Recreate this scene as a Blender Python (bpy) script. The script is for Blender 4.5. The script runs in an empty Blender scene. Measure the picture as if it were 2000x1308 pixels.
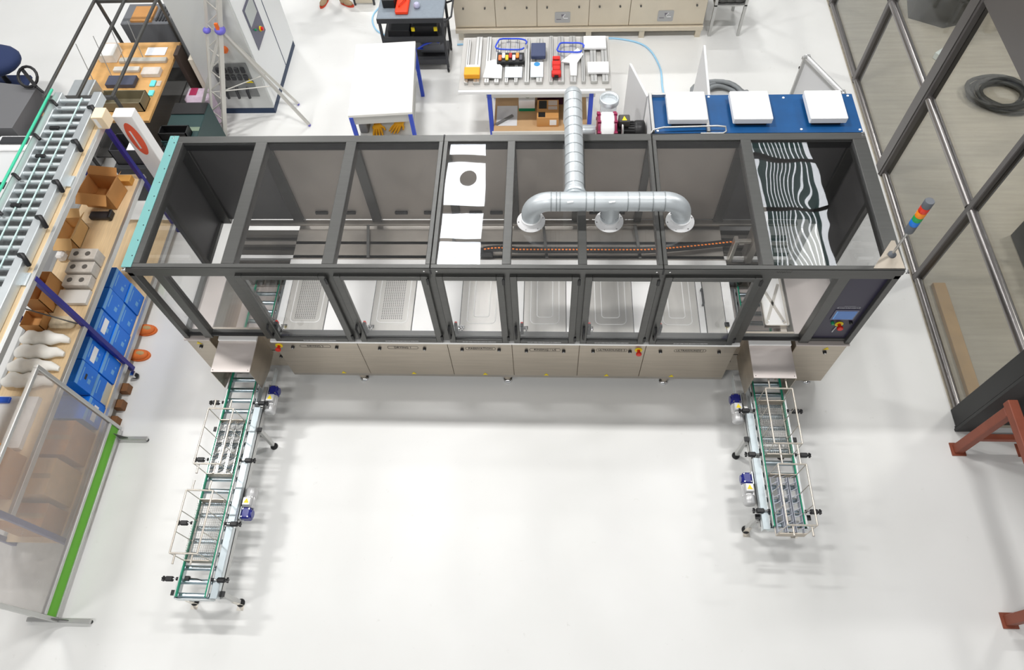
import bpy, bmesh, math, random
from mathutils import Vector, Matrix
random.seed(7)
S = bpy.context.scene
COL = S.collection
PI = math.pi

# ------------------------------------------------------------------ camera
cam_d = bpy.data.cameras.new('camera')
cam = bpy.data.objects.new('camera', cam_d); COL.objects.link(cam)
cam_d.sensor_fit = 'HORIZONTAL'; cam_d.sensor_width = 36.0
cam_d.lens = 36.0 * 1378.87 / 2000.0
cam_d.clip_end = 200
RGT = Vector((0.99872433, 0.03213939, -0.03894587))
DWN = Vector((0.00824475, -0.86472753, -0.5021736))
FWD = Vector((-0.04981712, 0.50121189, -0.8638894))
cm = Matrix.Identity(4)
for i in range(3):
    cm[i][0] = RGT[i]; cm[i][1] = -DWN[i]; cm[i][2] = -FWD[i]
cm[0][3], cm[1][3], cm[2][3] = 3.71119, -3.48598, 7.08783
cam.matrix_world = cm
S.camera = cam

# ------------------------------------------------------------------ world, exposure
S.view_settings.view_transform = 'Standard'
S.view_settings.look = 'None'
S.view_settings.gamma = 1.0
S.view_settings.use_curve_mapping = False
S.view_settings.exposure = -0.04
WORLD_STRENGTH = 0.5
W = bpy.data.worlds.new('world'); S.world = W; W.use_nodes = True
bg = W.node_tree.nodes['Background']
bg.inputs[0].default_value = (0.97, 0.985, 1.0, 1); bg.inputs[1].default_value = WORLD_STRENGTH
S.cycles.use_denoising = True
S.cycles.max_bounces = 10
S.cycles.transparent_max_bounces = 24
S.cycles.sample_clamp_indirect = 8.0

LAMPS = [(-3.6, 1.6, 330), (1.6, 1.6, 330), (6.8, 1.6, 230), (-3.6, -4.8, 165), (1.6, -4.8, 180), (6.8, -4.8, 120), (-3.6, 11.0, 300), (1.6, 11.0, 300), (6.8, 11.0, 180), (12.0, 3.2, 260)]  # last entry: unseen lamp added to brighten the room behind the glass
CEIL_Z = 9.6

# ------------------------------------------------------------------ materials
def lin(c):
    return tuple((x / 12.92 if x <= 0.04045 else ((x + 0.055) / 1.055) ** 2.4) for x in c)
def C(r, g, b):
    return lin((r / 255, g / 255, b / 255)) + (1,)
MATS = {}
def mat(name, col, rough=0.5, metal=0.0, var=0.0, vscale=6.0, bump=0.0, bscale=60.0, stretch=None, emit=None, spec=0.5, alpha=None, coat=0.0):
    if name in MATS: return MATS[name]
    m = bpy.data.materials.new(name); m.use_nodes = True
    nt = m.node_tree; b = nt.nodes['Principled BSDF']
    b.inputs['Base Color'].default_value = col
    b.inputs['Roughness'].default_value = rough
    b.inputs['Metallic'].default_value = metal
    b.inputs['Specular IOR Level'].default_value = spec
    if coat: b.inputs['Coat Weight'].default_value = coat
    tc = mp = None
    if var or bump:
        tc = nt.nodes.new('ShaderNodeTexCoord'); mp = nt.nodes.new('ShaderNodeMapping')
        nt.links.new(tc.outputs['Object'], mp.inputs['Vector'])
        if stretch: mp.inputs['Scale'].default_value = stretch
    if var:
        n = nt.nodes.new('ShaderNodeTexNoise'); n.inputs['Scale'].default_value = vscale; n.inputs['Detail'].default_value = 5
        r = nt.nodes.new('ShaderNodeValToRGB')
        r.color_ramp.elements[0].position = 0.3; r.color_ramp.elements[1].position = 0.7
        r.color_ramp.elements[0].color = tuple(x * (1 - var) for x in col[:3]) + (1,)
        r.color_ramp.elements[1].color = tuple(min(1, x * (1 + var)) for x in col[:3]) + (1,)
        nt.links.new(mp.outputs[0], n.inputs['Vector']); nt.links.new(n.outputs['Fac'], r.inputs[0])
        nt.links.new(r.outputs[0], b.inputs['Base Color'])
    if bump:
        n = nt.nodes.new('ShaderNodeTexNoise'); n.inputs['Scale'].default_value = bscale; n.inputs['Detail'].default_value = 4
        bp = nt.nodes.new('ShaderNodeBump'); bp.inputs['Strength'].default_value = bump; bp.inputs['Distance'].default_value = 0.01
        nt.links.new(mp.outputs[0], n.inputs['Vector']); nt.links.new(n.outputs['Fac'], bp.inputs['Height'])
        nt.links.new(bp.outputs[0], b.inputs['Normal'])
    if emit:
        b.inputs['Emission Color'].default_value = emit[0]; b.inputs['Emission Strength'].default_value = emit[1]
    MATS[name] = m
    return m

def glass_mat(name, tint, ior=1.45, rough=0.0, wave=0.0, wscale=1.3, gloss=(0.95, 0.97, 1, 1), diffuse=None, dfac=0.0):
    m = bpy.data.materials.new(name); m.use_nodes = True
    nt = m.node_tree; nt.nodes.clear()
    out = nt.nodes.new('ShaderNodeOutputMaterial')
    tr = nt.nodes.new('ShaderNodeBsdfTransparent'); tr.inputs[0].default_value = tint
    gl = nt.nodes.new('ShaderNodeBsdfGlossy'); gl.inputs['Color'].default_value = gloss; gl.inputs['Roughness'].default_value = rough
    f0 = ((ior - 1) / (ior + 1)) ** 2
    lw = nt.nodes.new('ShaderNodeLayerWeight'); lw.inputs['Blend'].default_value = 0.5
    pw = nt.nodes.new('ShaderNodeMath'); pw.operation = 'POWER'; pw.inputs[1].default_value = 5.0
    nt.links.new(lw.outputs['Facing'], pw.inputs[0])
    fr = nt.nodes.new('ShaderNodeMapRange'); fr.inputs[3].default_value = f0; fr.inputs[4].default_value = 1.0
    nt.links.new(pw.outputs[0], fr.inputs[0])
    mx = nt.nodes.new('ShaderNodeMixShader')
    nt.links.new(fr.outputs[0], mx.inputs[0]); nt.links.new(tr.outputs[0], mx.inputs[1]); nt.links.new(gl.outputs[0], mx.inputs[2])
    if wave:
        tc = nt.nodes.new('ShaderNodeTexCoord')
        n = nt.nodes.new('ShaderNodeTexNoise'); n.inputs['Scale'].default_value = wscale; n.inputs['Detail'].default_value = 1.5
        bp = nt.nodes.new('ShaderNodeBump'); bp.inputs['Strength'].default_value = 1.0; bp.inputs['Distance'].default_value = wave
        nt.links.new(tc.outputs['Object'], n.inputs['Vector']); nt.links.new(n.outputs['Fac'], bp.inputs['Height'])
        nt.links.new(bp.outputs[0], gl.inputs['Normal'])
    last = mx
    if diffuse:
        df = nt.nodes.new('ShaderNodeBsdfDiffuse'); df.inputs[0].default_value = diffuse
        tl = nt.nodes.new('ShaderNodeBsdfTranslucent'); tl.inputs[0].default_value = diffuse
        m1 = nt.nodes.new('ShaderNodeMixShader'); m1.inputs[0].default_value = 0.5
        nt.links.new(df.outputs[0], m1.inputs[1]); nt.links.new(tl.outputs[0], m1.inputs[2])
        m2 = nt.nodes.new('ShaderNodeMixShader')
        tc = nt.nodes.new('ShaderNodeTexCoord')
        n = nt.nodes.new('ShaderNodeTexNoise'); n.inputs['Scale'].default_value = 9; n.inputs['Detail'].default_value = 6
        mr = nt.nodes.new('ShaderNodeMapRange'); mr.inputs[1].default_value = 0.3; mr.inputs[2].default_value = 0.8
        mr.inputs[3].default_value = dfac * 0.92; mr.inputs[4].default_value = min(1, dfac * 1.08)
        nt.links.new(tc.outputs['Object'], n.inputs['Vector']); nt.links.new(n.outputs['Fac'], mr.inputs[0]); nt.links.new(mr.outputs[0], m2.inputs[0])
        nt.links.new(last.outputs[0], m2.inputs[1]); nt.links.new(m1.outputs[0], m2.inputs[2])
        last = m2
    nt.links.new(last.outputs[0], out.inputs['Surface'])
    MATS[name] = m
    return m

FRAME = mat('dark_anodised_aluminium', C(96, 96, 94), 0.36, 0.62, var=0.05, vscale=3, bump=0.05, bscale=30, stretch=(1, 12, 12))
FRAME_F = FRAME
GROOVE = mat('black_seal', C(20, 20, 21), 0.6)
SEAM = mat('dull_zinc_seam', C(150, 156, 158), 0.5, 0.6)
HOOD = mat('hood_stainless', C(206, 197, 192), 0.4, 0.4, var=0.04, vscale=3)
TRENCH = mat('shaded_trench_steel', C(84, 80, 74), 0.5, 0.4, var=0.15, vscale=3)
BLACK = mat('black_plastic', C(22, 22, 24), 0.45)
STEEL = mat('brushed_stainless', C(190, 180, 166), 0.36, 0.8, var=0.06, vscale=2.2, bump=0.06, bscale=45, stretch=(1, 1, 14))
STEELT = mat('bright_stainless', C(251, 250, 248), 0.42, 0.1, var=0.04, vscale=1.7, bump=0.03, bscale=30)
STEELD = mat('matt_stainless', C(176, 170, 162), 0.42, 0.7, var=0.12, vscale=3)
LIDM = mat('lid_stainless', C(212, 209, 203), 0.34, 0.5, var=0.05, vscale=2.5, bump=0.04, bscale=20, stretch=(8, 1, 1))
CHROME = mat('polished_chrome', C(225, 225, 225), 0.12, 1.0)
WIRE = mat('stainless_wire', C(222, 216, 206), 0.3, 0.85)
BWIRE = mat('basket_steel', C(198, 191, 180), 0.35, 0.6)
COVER = mat('dull_zinc_cover', C(172, 182, 186), 0.4, 0.6, var=0.05, vscale=8)
GALV = mat('galvanised_sheet', C(206, 212, 215), 0.42, 0.6, var=0.08, vscale=5, bump=0.04, bscale=12)
GALVR = mat('galvanised_rail', C(214, 220, 222), 0.38, 0.75, var=0.06, vscale=6)
ROLLER = mat('zinc_roller', C(188, 202, 210), 0.28, 0.95, var=0.08, vscale=8)
ALU = mat('aluminium_profile', C(196, 196, 194), 0.38, 0.8, var=0.03)
GREEN = mat('green_guide_plastic', C(10, 146, 112), 0.4)
MINT = mat('pale_green_guide', C(60, 190, 150), 0.45)
TEAL = mat('teal_film_strip', C(106, 160, 158), 0.5, var=0.03)
BLUEP = mat('gearbox_blue_paint', C(24, 32, 128), 0.3, coat=0.4)
SILVER = mat('silver_paint', C(196, 196, 196), 0.35, 0.3)
YELLOW = mat('warning_yellow', C(240, 214, 20), 0.5)
RED = mat('signal_red', C(214, 34, 22), 0.4)
INK = mat('black_ink', C(40, 38, 36), 0.7)
WHITEP = mat('white_powder_coat', C(243, 243, 243), 0.5)
WHITEINK = mat('white_ink', C(225, 225, 225), 0.6)
BACKM = mat('dark_grey_panel', C(182, 174, 166), 0.4, 0.3, var=0.12, vscale=1.2)
SIDEM = mat('charcoal_panel', C(96, 95, 95), 0.45, 0.2, var=0.06, vscale=2)
NAVYP = mat('dark_purple_panel', C(44, 40, 62), 0.35)
SCREEN = mat('blue_touch_screen', C(62, 98, 150), 0.2, emit=(C(70, 120, 190), 0.25))
MAROON = mat('maroon_plastic', C(140, 24, 70), 0.4)
BLUETOP = mat('blue_film_sheet', C(6, 74, 128), 0.45, var=0.12, vscale=5, bump=0.1, bscale=14)
ORANGE = mat('orange_plastic', C(238, 124, 30), 0.5)
G_ROOF = glass_mat('clear_roof_sheet', (0.94, 0.94, 0.94, 1), 1.5, 0.0, 0.004, 0.9, diffuse=(0.8, 0.8, 0.8, 1), dfac=0.024)
G_ROOFW = glass_mat('wavy_roof_sheet', (0.94, 0.94, 0.94, 1), 1.6, 0.0, 0.02, 0.9)
G_FRONT = glass_mat('clear_front_pane', (0.98, 0.98, 0.98, 1), 1.45, 0.0)
G_WALL = glass_mat('grey_wall_glass', (0.86, 0.86, 0.84, 1), 1.5, 0.0)
G_SCREEN = glass_mat('hazy_polycarbonate', (0.93, 0.91, 0.9, 1), 1.4, 0.25, diffuse=(0.74, 0.73, 0.71, 1), dfac=0.28)
G_CLEAR = glass_mat('clear_plastic', (0.9, 0.92, 0.94, 1), 1.5, 0.05, diffuse=(0.8, 0.82, 0.86, 1), dfac=0.16)

# ------------------------------------------------------------------ mesh builder
def basis(d):
    d = Vector(d).normalized()
    a = Vector((0, 0, 1)) if abs(d.z) < 0.9 else Vector((1, 0, 0))
    u = d.cross(a).normalized()
    return u, d.cross(u).normalized()
class MB:
    def __init__(s): s.v = []; s.f = []; s.sm = []
    def add(s, vs, fs, smooth=False):
        o = len(s.v); s.v += [tuple(v) for v in vs]
        for f in fs: s.f.append(tuple(o + i for i in f)); s.sm.append(smooth)
        return s
    def box(s, x0, x1, y0, y1, z0, z1, c=0.0, M=None):
        if x1 < x0: x0, x1 = x1, x0
        if y1 < y0: y0, y1 = y1, y0
        if z1 < z0: z0, z1 = z1, z0
        if c <= 0:
            vs = [(x, y, z) for z in (z0, z1) for y in (y0, y1) for x in (x0, x1)]
            fs = [(0, 2, 3, 1), (4, 5, 7, 6), (0, 1, 5, 4), (2, 6, 7, 3), (0, 4, 6, 2), (1, 3, 7, 5)]
        else:
            c = min(c, (x1 - x0) * .45, (y1 - y0) * .45, (z1 - z0) * .45)
            L = [(x0, x1), (y0, y1), (z0, z1)]; vs = []; idx = {}
            for sx in (0, 1):
                for sy in (0, 1):
                    for sz in (0, 1):
                        sg = (sx, sy, sz)
                        for ax in range(3):
                            p = [L[k][sg[k]] + (c if sg[k] == 0 else -c) for k in range(3)]
                            p[ax] = L[ax][sg[ax]]
                            idx[(sx, sy, sz, ax)] = len(vs); vs.append(tuple(p))
            fs = []
            def g(a, b, e, ax):
                return idx[(a, b, e, ax)]
            for v in (0, 1):
                q = [(v, 0, 0), (v, 1, 0), (v, 1, 1), (v, 0, 1)]; fs.append(tuple(g(*k, 0) for k in (q if v else q[::-1])))
                q = [(0, v, 0), (0, v, 1), (1, v, 1), (1, v, 0)]; fs.append(tuple(g(*k, 1) for k in (q if v else q[::-1])))
                q = [(0, 0, v), (1, 0, v), (1, 1, v), (0, 1, v)]; fs.append(tuple(g(*k, 2) for k in (q if v else q[::-1])))
            for a in (0, 1):
                for b in (0, 1):
                    fs.append((g(0, a, b, 1), g(1, a, b, 1), g(1, a, b, 2), g(0, a, b, 2)))
                    fs.append((g(a, 0, b, 0), g(a, 1, b, 0), g(a, 1, b, 2), g(a, 0, b, 2)))
                    fs.append((g(a, b, 0, 0), g(a, b, 1, 0), g(a, b, 1, 1), g(a, b, 0, 1)))
            for a in (0, 1):
                for b in (0, 1):
                    for e in (0, 1): fs.append((g(a, b, e, 0), g(a, b, e, 1), g(a, b, e, 2)))
        if M is not None: vs = [tuple(M @ Vector(v)) for v in vs]
        return s.add(vs, fs)
    def bar(s, p0, p1, w, h=None, up=None, c=0.0):
        """rectangular bar from p0 to p1, w across, h along up"""
        h = h or w; p0, p1 = Vector(p0), Vector(p1); d = p1 - p0; L = d.length; d.normalize()
        up = Vector(up) if up else (Vector((0, 0, 1)) if abs(d.z) < .95 else Vector((0, 1, 0)))
        r = d.cross(up).normalized(); u = r.cross(d).normalized()
        M = Matrix((r, d, u)).transposed().to_4x4(); M.translation = p0
        return s.box(-w / 2, w / 2, 0, L, -h / 2, h / 2, c, M)
    def cyl(s, p0, p1, r, n=12, r2=None, cap=True, smooth=True):
        p0, p1 = Vector(p0), Vector(p1); r2 = r if r2 is None else r2
        u, w = basis(p1 - p0); vs = []
        for p, rr in ((p0, r), (p1, r2)):
            for i in range(n):
                a = 2 * PI * i / n; vs.append(p + (u * math.cos(a) + w * math.sin(a)) * rr)
        s.add(vs, [(i, (i + 1) % n, n + (i + 1) % n, n + i) for i in range(n)], smooth)
        if cap: s.add(vs, [tuple(range(n))[::-1], tuple(range(n, 2 * n))])
        return s
    def tube(s, pts, r, n=8, cap=True, rad=None):
        pts = [Vector(p) for p in pts]; m = len(pts); vs = []; u = None
        for k, p in enumerate(pts):
            d = (pts[min(k + 1, m - 1)] - pts[max(k - 1, 0)])
            if d.length < 1e-9: d = Vector((0, 0, 1))
            d.normalize()
            if u is None: u, w = basis(d)
            else:
                u = (u - d * u.dot(d)); u.normalize(); w = d.cross(u)
            rr = rad[k] if rad else r
            for i in range(n):
                a = 2 * PI * i / n; vs.append(p + (u * math.cos(a) + w * math.sin(a)) * rr)
        fs = [(k * n + i, k * n + (i + 1) % n, (k + 1) * n + (i + 1) % n, (k + 1) * n + i) for k in range(m - 1) for i in range(n)]
        s.add(vs, fs, True)
        if cap: s.add(vs, [tuple(range(n))[::-1], tuple(range((m - 1) * n, m * n))])
        return s
    def lathe(s, prof, c, n=16, axis='Z', smooth=True):
        vs = []; c = Vector(c)
        for (r, h) in prof:
            for i in range(n):
                a = 2 * PI * i / n; x, y = r * math.cos(a), r * math.sin(a)
                v = {'Z': (x, y, h), 'X': (h, x, y), 'Y': (x, h, y)}[axis]
                vs.append(c + Vector(v))
        m = len(prof)
        s.add(vs, [(k * n + i, k * n + (i + 1) % n, (k + 1) * n + (i + 1) % n, (k + 1) * n + i) for k in range(m - 1) for i in range(n)], smooth)
        if prof[0][0] > 1e-6: s.add(vs[:n], [tuple(range(n))[::-1]])
        if prof[-1][0] > 1e-6: s.add(vs[-n:], [tuple(range(n))])
        return s
    def prism(s, poly, d):
        """closed polygon (3d points) extruded along d"""
        d = Vector(d); n = len(poly); vs = [Vector(p) for p in poly] + [Vector(p) + d for p in poly]
        return s.add(vs, [tuple(range(n))[::-1], tuple(range(n, 2 * n))] + [(i, (i + 1) % n, n + (i + 1) % n, n + i) for i in range(n)])
    def quad(s, a, b, c, d): return s.add([a, b, c, d], [(0, 1, 2, 3)])
    def ball(s, c, r, n=10, m=6, sc=(1, 1, 1)):
        prof = [(max(1e-4, r * math.sin(PI * k / m)), -r * math.cos(PI * k / m)) for k in range(m + 1)]
        o = len(s.v); s.lathe(prof, (0, 0, 0), n)
        for i in range(o, len(s.v)): s.v[i] = tuple(Vector(c) + Vector([s.v[i][k] * sc[k] for k in range(3)]))
        return s
    def build(s, name, m, parent=None, label=None, cat=None, group=None, kind=None, origin=None, M=None):
        me = bpy.data.meshes.new(name)
        vs = [Vector(v) for v in s.v]
        if M is not None: vs = [M @ v for v in vs]
        if parent is not None and origin is None: off = wloc(parent)
        if origin is not None: off = Vector(origin)
        elif parent is None:
            xs = [v.x for v in vs]; ys = [v.y for v in vs]; zs = [v.z for v in vs]
            off = Vector(((min(xs) + max(xs)) / 2, (min(ys) + max(ys)) / 2, min(zs)))
        me.from_pydata([tuple(v - off) for v in vs], [], s.f); me.validate()
        bm = bmesh.new(); bm.from_mesh(me)
        bmesh.ops.recalc_face_normals(bm, faces=bm.faces); bm.to_mesh(me); bm.free()
        if len(me.polygons) == len(s.sm): me.polygons.foreach_set('use_smooth', s.sm)
        me.materials.append(m)
        o = bpy.data.objects.new(name, me); COL.objects.link(o)
        if parent is not None:
            o.parent = parent; o.location = off - wloc(parent)
        else: o.location = off
        tag(o, label, cat, group, kind)
        return o
def wloc(o):
    v = Vector((0, 0, 0))
    while o is not None: v += o.location; o = o.parent
    return v
def tag(o, label=None, cat=None, group=None, kind=None):
    if label: o['label'] = label
    if cat: o['category'] = cat
    if group: o['group'] = group
    if kind: o['kind'] = kind
    return o
def thing(name, label, cat, loc, group=None):
    o = bpy.data.objects.new(name, None); COL.objects.link(o); o.location = loc; o.empty_display_size = 0.1
    return tag(o, label, cat, group)
def bx(name, m, parent, x0, x1, y0, y1, z0, z1, c=0.0, **k):
    return MB().box(x0, x1, y0, y1, z0, z1, c).build(name, m, parent, **k)
def dup(o, d=(0, 0, 0), parent=None):
    c = o.copy(); COL.objects.link(c); c.parent = parent if parent is not None else o.parent
    c.location = o.location + Vector(d)
    for ch in o.children: 
        k = ch.copy(); COL.objects.link(k); k.parent = c
        for g in ch.children:
            q = g.copy(); COL.objects.link(q); q.parent = k
    return c
def text(name, s, m, parent, loc, size, facing='front', width=None, **k):
    cu = bpy.data.curves.new(name, 'FONT'); cu.body = s; cu.size = size; cu.align_x = 'CENTER'; cu.align_y = 'CENTER'; cu.resolution_u = 2; cu.offset = size * .012
    t = bpy.data.objects.new(name, cu); COL.objects.link(t)
    bpy.context.view_layer.update()
    me = bpy.data.meshes.new_from_object(t.evaluated_get(bpy.context.evaluated_depsgraph_get()))
    bpy.data.objects.remove(t); bpy.data.curves.remove(cu)
    if isinstance(facing, Matrix): R = facing
    elif facing == 'front': R = Matrix.Rotation(PI / 2, 4, 'X')
    elif facing == 'top': R = Matrix.Identity(4)
    elif facing == 'right': R = Matrix.Rotation(PI / 2, 4, 'Z') @ Matrix.Rotation(PI / 2, 4, 'X')
    me.transform(R)
    if width:
        xs = [v.co.x for v in me.vertices] if facing in ('front', 'top') else None
        if xs:
            w = max(xs) - min(xs); me.transform(Matrix.Diagonal((width / w, 1, 1, 1)))
    me.materials.clear(); me.materials.append(m)
    o = bpy.data.objects.new(name, me); COL.objects.link(o)
    o.parent = parent; o.location = Vector(loc) - (wloc(parent) if parent else Vector((0, 0, 0)))
    return tag(o, **k)
def arc(c, r, a0, a1, n, ax=('x', 'z')):
    out = []
    for i in range(n + 1):
        a = a0 + (a1 - a0) * i / n; p = Vector(c)
        setattr(p, ax[0], getattr(p, ax[0]) + r * math.cos(a)); setattr(p, ax[1], getattr(p, ax[1]) + r * math.sin(a)); out.append(p)
    return out
def rrect(x0, x1, y0, y1, r, n=4):
    pts = []
    for cx, cy, a in ((x1 - r, y1 - r, 0), (x0 + r, y1 - r, PI / 2), (x0 + r, y0 + r, PI), (x1 - r, y0 + r, 1.5 * PI)):
        for i in range(n + 1):
            t = a + PI / 2 * i / n; pts.append((cx + r * math.cos(t), cy + r * math.sin(t)))
    return pts
# ------------------------------------------------------------------ setting
def floor_mat():
    m = mat('white_epoxy_floor', C(232, 232, 228), 0.38, 0.0, spec=0.4)
    nt = m.node_tree; b = nt.nodes['Principled BSDF']
    tc = nt.nodes.new('ShaderNodeTexCoord')
    n1 = nt.nodes.new('ShaderNodeTexNoise'); n1.inputs['Scale'].default_value = 0.55; n1.inputs['Detail'].default_value = 6
    n2 = nt.nodes.new('ShaderNodeTexNoise'); n2.inputs['Scale'].default_value = 9; n2.inputs['Detail'].default_value = 8; n2.inputs['Roughness'].default_value = 0.7
    r1 = nt.nodes.new('ShaderNodeValToRGB'); r1.color_ramp.elements[0].position = .3; r1.color_ramp.elements[1].position = .7
    r1.color_ramp.elements[0].color = C(222, 222, 219); r1.color_ramp.elements[1].color = C(232, 232, 230)
    r2 = nt.nodes.new('ShaderNodeValToRGB'); r2.color_ramp.elements[0].position = .27; r2.color_ramp.elements[1].position = .36
    r2.color_ramp.elements[0].color = (0.72, 0.71, 0.68, 1); r2.color_ramp.elements[1].color = (1, 1, 1, 1)
    mx = nt.nodes.new('ShaderNodeMixRGB'); mx.blend_type = 'MULTIPLY'; mx.inputs[0].default_value = 0.5
    for n in (n1, n2): nt.links.new(tc.outputs['Object'], n.inputs['Vector'])
    nt.links.new(n1.outputs['Fac'], r1.inputs[0]); nt.links.new(n2.outputs['Fac'], r2.inputs[0])
    nt.links.new(r1.outputs[0], mx.inputs[1]); nt.links.new(r2.outputs[0], mx.inputs[2]); nt.links.new(mx.outputs[0], b.inputs['Base Color'])
    return m
MB().box(-12, 8.02, -.45, 16, -0.1, 0).box(-12, 16, -10, -.45, -0.1, 0).build('floor', floor_mat(), kind='structure', label='white epoxy factory floor', origin=(0, 0, 0))
LAM = mat('beige_vinyl_floor', C(184, 176, 160), 0.5, var=0.1, vscale=3, stretch=(0.5, 6, 1))
MB().box(8.02, 16, -.45, 16, -0.1, 0).build('floor', LAM, kind='structure', label='beige streaked floor of the room behind the glass wall', origin=(8, 0, 0))
CEIL = mat('dark_ceiling', C(84, 84, 86), 0.8)
TRUSS = mat('dark_steel_truss', C(46, 46, 48), 0.6)
MB().box(-12, 16, -10, 16, CEIL_Z, CEIL_Z + 0.2).build('ceiling', CEIL, kind='structure', label='dark hall ceiling above the machine', origin=(0, 0, CEIL_Z))
for k, yy in enumerate((-4.0, 0.0, 4.4, 9.9)):
    t = MB()
    t.box(-12, 16, yy - .1, yy + .1, CEIL_Z - .12, CEIL_Z)
    t.box(-12, 16, yy - .06, yy + .06, CEIL_Z - .62, CEIL_Z - .52)
    for i in range(28):
        t.bar((-12 + i, yy, CEIL_Z - .57), (-11.5 + i, yy, CEIL_Z - .06), .05); t.bar((-11.5 + i, yy, CEIL_Z - .06), (-11 + i, yy, CEIL_Z - .57), .05)
    t.build('trim_%d' % (k + 1), TRUSS, kind='structure', label='dark steel roof truss under the ceiling')
LUM = mat('daylight_panel', (1, 1, 1, 1), 0.5, emit=((0.97, 0.98, 1, 1), 15.0))
LUMG = mat('louvre_green', C(40, 62, 60), 0.5, emit=(C(90, 120, 118), 1.6))
sk = MB().box(1.35, 2.25, 5.1, 9.4, CEIL_Z - .03, CEIL_Z).build('window_1', LUM, kind='structure', label='white rooflight strip in the ceiling')
for yy, hw in ((6.02, .025), (6.92, .1), (8.42, .1)): MB().box(1.33, 2.27, yy - hw, yy + hw, CEIL_Z - .08, CEIL_Z - .03).build('crossbar', TRUSS, sk)
MB().lathe([(.19, 0), (.19, .05)], (1.87, 7.8, CEIL_Z - .1), 24).build('round_sensor', TRUSS, sk)
sk = MB().box(8.35, 9.85, 5.1, 9.4, CEIL_Z - .03, CEIL_Z).build('window_2', LUMG, kind='structure', label='louvred rooflight in the ceiling')
lv = MB()
for i in range(10): lv.box(8.62 + i * .11, 8.638 + i * .11, 5.1, 9.4, CEIL_Z - .05, CEIL_Z - .03)
lv.box(8.35, 8.5, 5.1, 9.4, CEIL_Z - .05, CEIL_Z - .03); lv.box(9.74, 9.85, 5.1, 9.4, CEIL_Z - .05, CEIL_Z - .03)
lv.build('louvre_blade', mat('louvre_light', (1, 1, 1, 1), .5, emit=((.97, .98, 1, 1), 6.0)), sk)
for yy in (7.0, 8.2): MB().box(8.33, 9.87, yy - .06, yy + .06, CEIL_Z - .1, CEIL_Z - .05).build('crossbar', TRUSS, sk)
HOUS = mat('lamp_housing', C(200, 200, 200), 0.5)
for (lx, ly, lp) in LAMPS:
    h = thing('ceiling_lamp', 'unseen ceiling lamp added to brighten the room behind the glass wall' if lx > 8 else 'long ceiling lamp, %s of the %s row' % ({-3.6: 'leftmost', 1.6: 'middle one', 6.8: 'rightmost'}.get(lx), {1.6: 'middle', -4.8: 'front', 11.0: 'rear'}.get(ly)), 'lamp', (lx, ly, CEIL_Z - .35), 'ceiling lamps')
    MB().box(lx - .75, lx + .75, ly - .18, ly + .18, CEIL_Z - .34, CEIL_Z - .26, .02).build('housing', HOUS, h)
    for s in (-.5, .5): MB().cyl((lx + s, ly, CEIL_Z - .26), (lx + s, ly, CEIL_Z), .01, 6).build('hanger', TRUSS, h)
    ld = bpy.data.lights.new('lamp_light', 'AREA'); ld.shape = 'RECTANGLE'; ld.size = 1.45; ld.size_y = .32
    ld.energy = lp; ld.color = (1.0, 0.99, 0.975)
    lo = bpy.data.objects.new('lamp_light', ld); COL.objects.link(lo); lo.parent = h; lo.location = (0, 0, -.01)

# glazed partition wall on the right
WX0, WX1 = 8.02, 8.12
wall = thing('wall_right', 'dark framed glazed partition wall along the right side', None, (8.07, 3, 0)); wall['kind'] = 'structure'
FR2 = mat('bronze_grey_frame', C(104, 101, 100), 0.34, 0.6)
FR3 = mat('satin_bronze_tube', C(150, 146, 144), 0.25, 0.9)
FRD = mat('dark_bronze_frame', C(48, 48, 48), 0.4, 0.3)
YM = [(-0.37, .24), (1.44, .075), (3.16, .2), (4.86, .075), (6.58, .075), (8.3, .2), (10.0, .075)]
for y, w in YM:
    m_ = MB().box(WX0 - (.01 if w > .1 else -.01), WX1 + .02, y - w / 2, y + w / 2, 0, 3.3, .008)
    if w > .1:
        m_.box(WX0 - .02, WX1, y - w / 2 + .03, y - w / 2 + .045, 0, 3.3)
    m_.build('mullion', FRD if y < 0 else FR2, wall)
for i in range(len(YM) - 1):
    y0 = YM[i][0] + YM[i][1] / 2; y1 = YM[i + 1][0] - YM[i + 1][1] / 2
    for zc, r in ((.045, .042), (1.26, .05)):
        MB().tube([(WX0 + .05, y0, zc), (WX0 + .05, y1, zc)], r, 16).build('transom', FR3, wall)
    for z0, z1 in ((.08, 1.22), (1.3, 2.5)):
        MB().box(8.075, 8.087, y0, y1, z0, z1).build('pane', G_WALL, wall)
    MB().box(WX0 + .0, WX1, y0, y1, 2.5, 3.3).build('top_panel', FR2, wall)
MB().box(WX0 - .03, WX1 + .06, -.5, -.47, 0, 3.3).build('end_cap', FRD, wall)
MB().box(WX0 + .04, 10.2, -.42, -.3, .0, 3.3).build('return_panel', FRD, wall)
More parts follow.
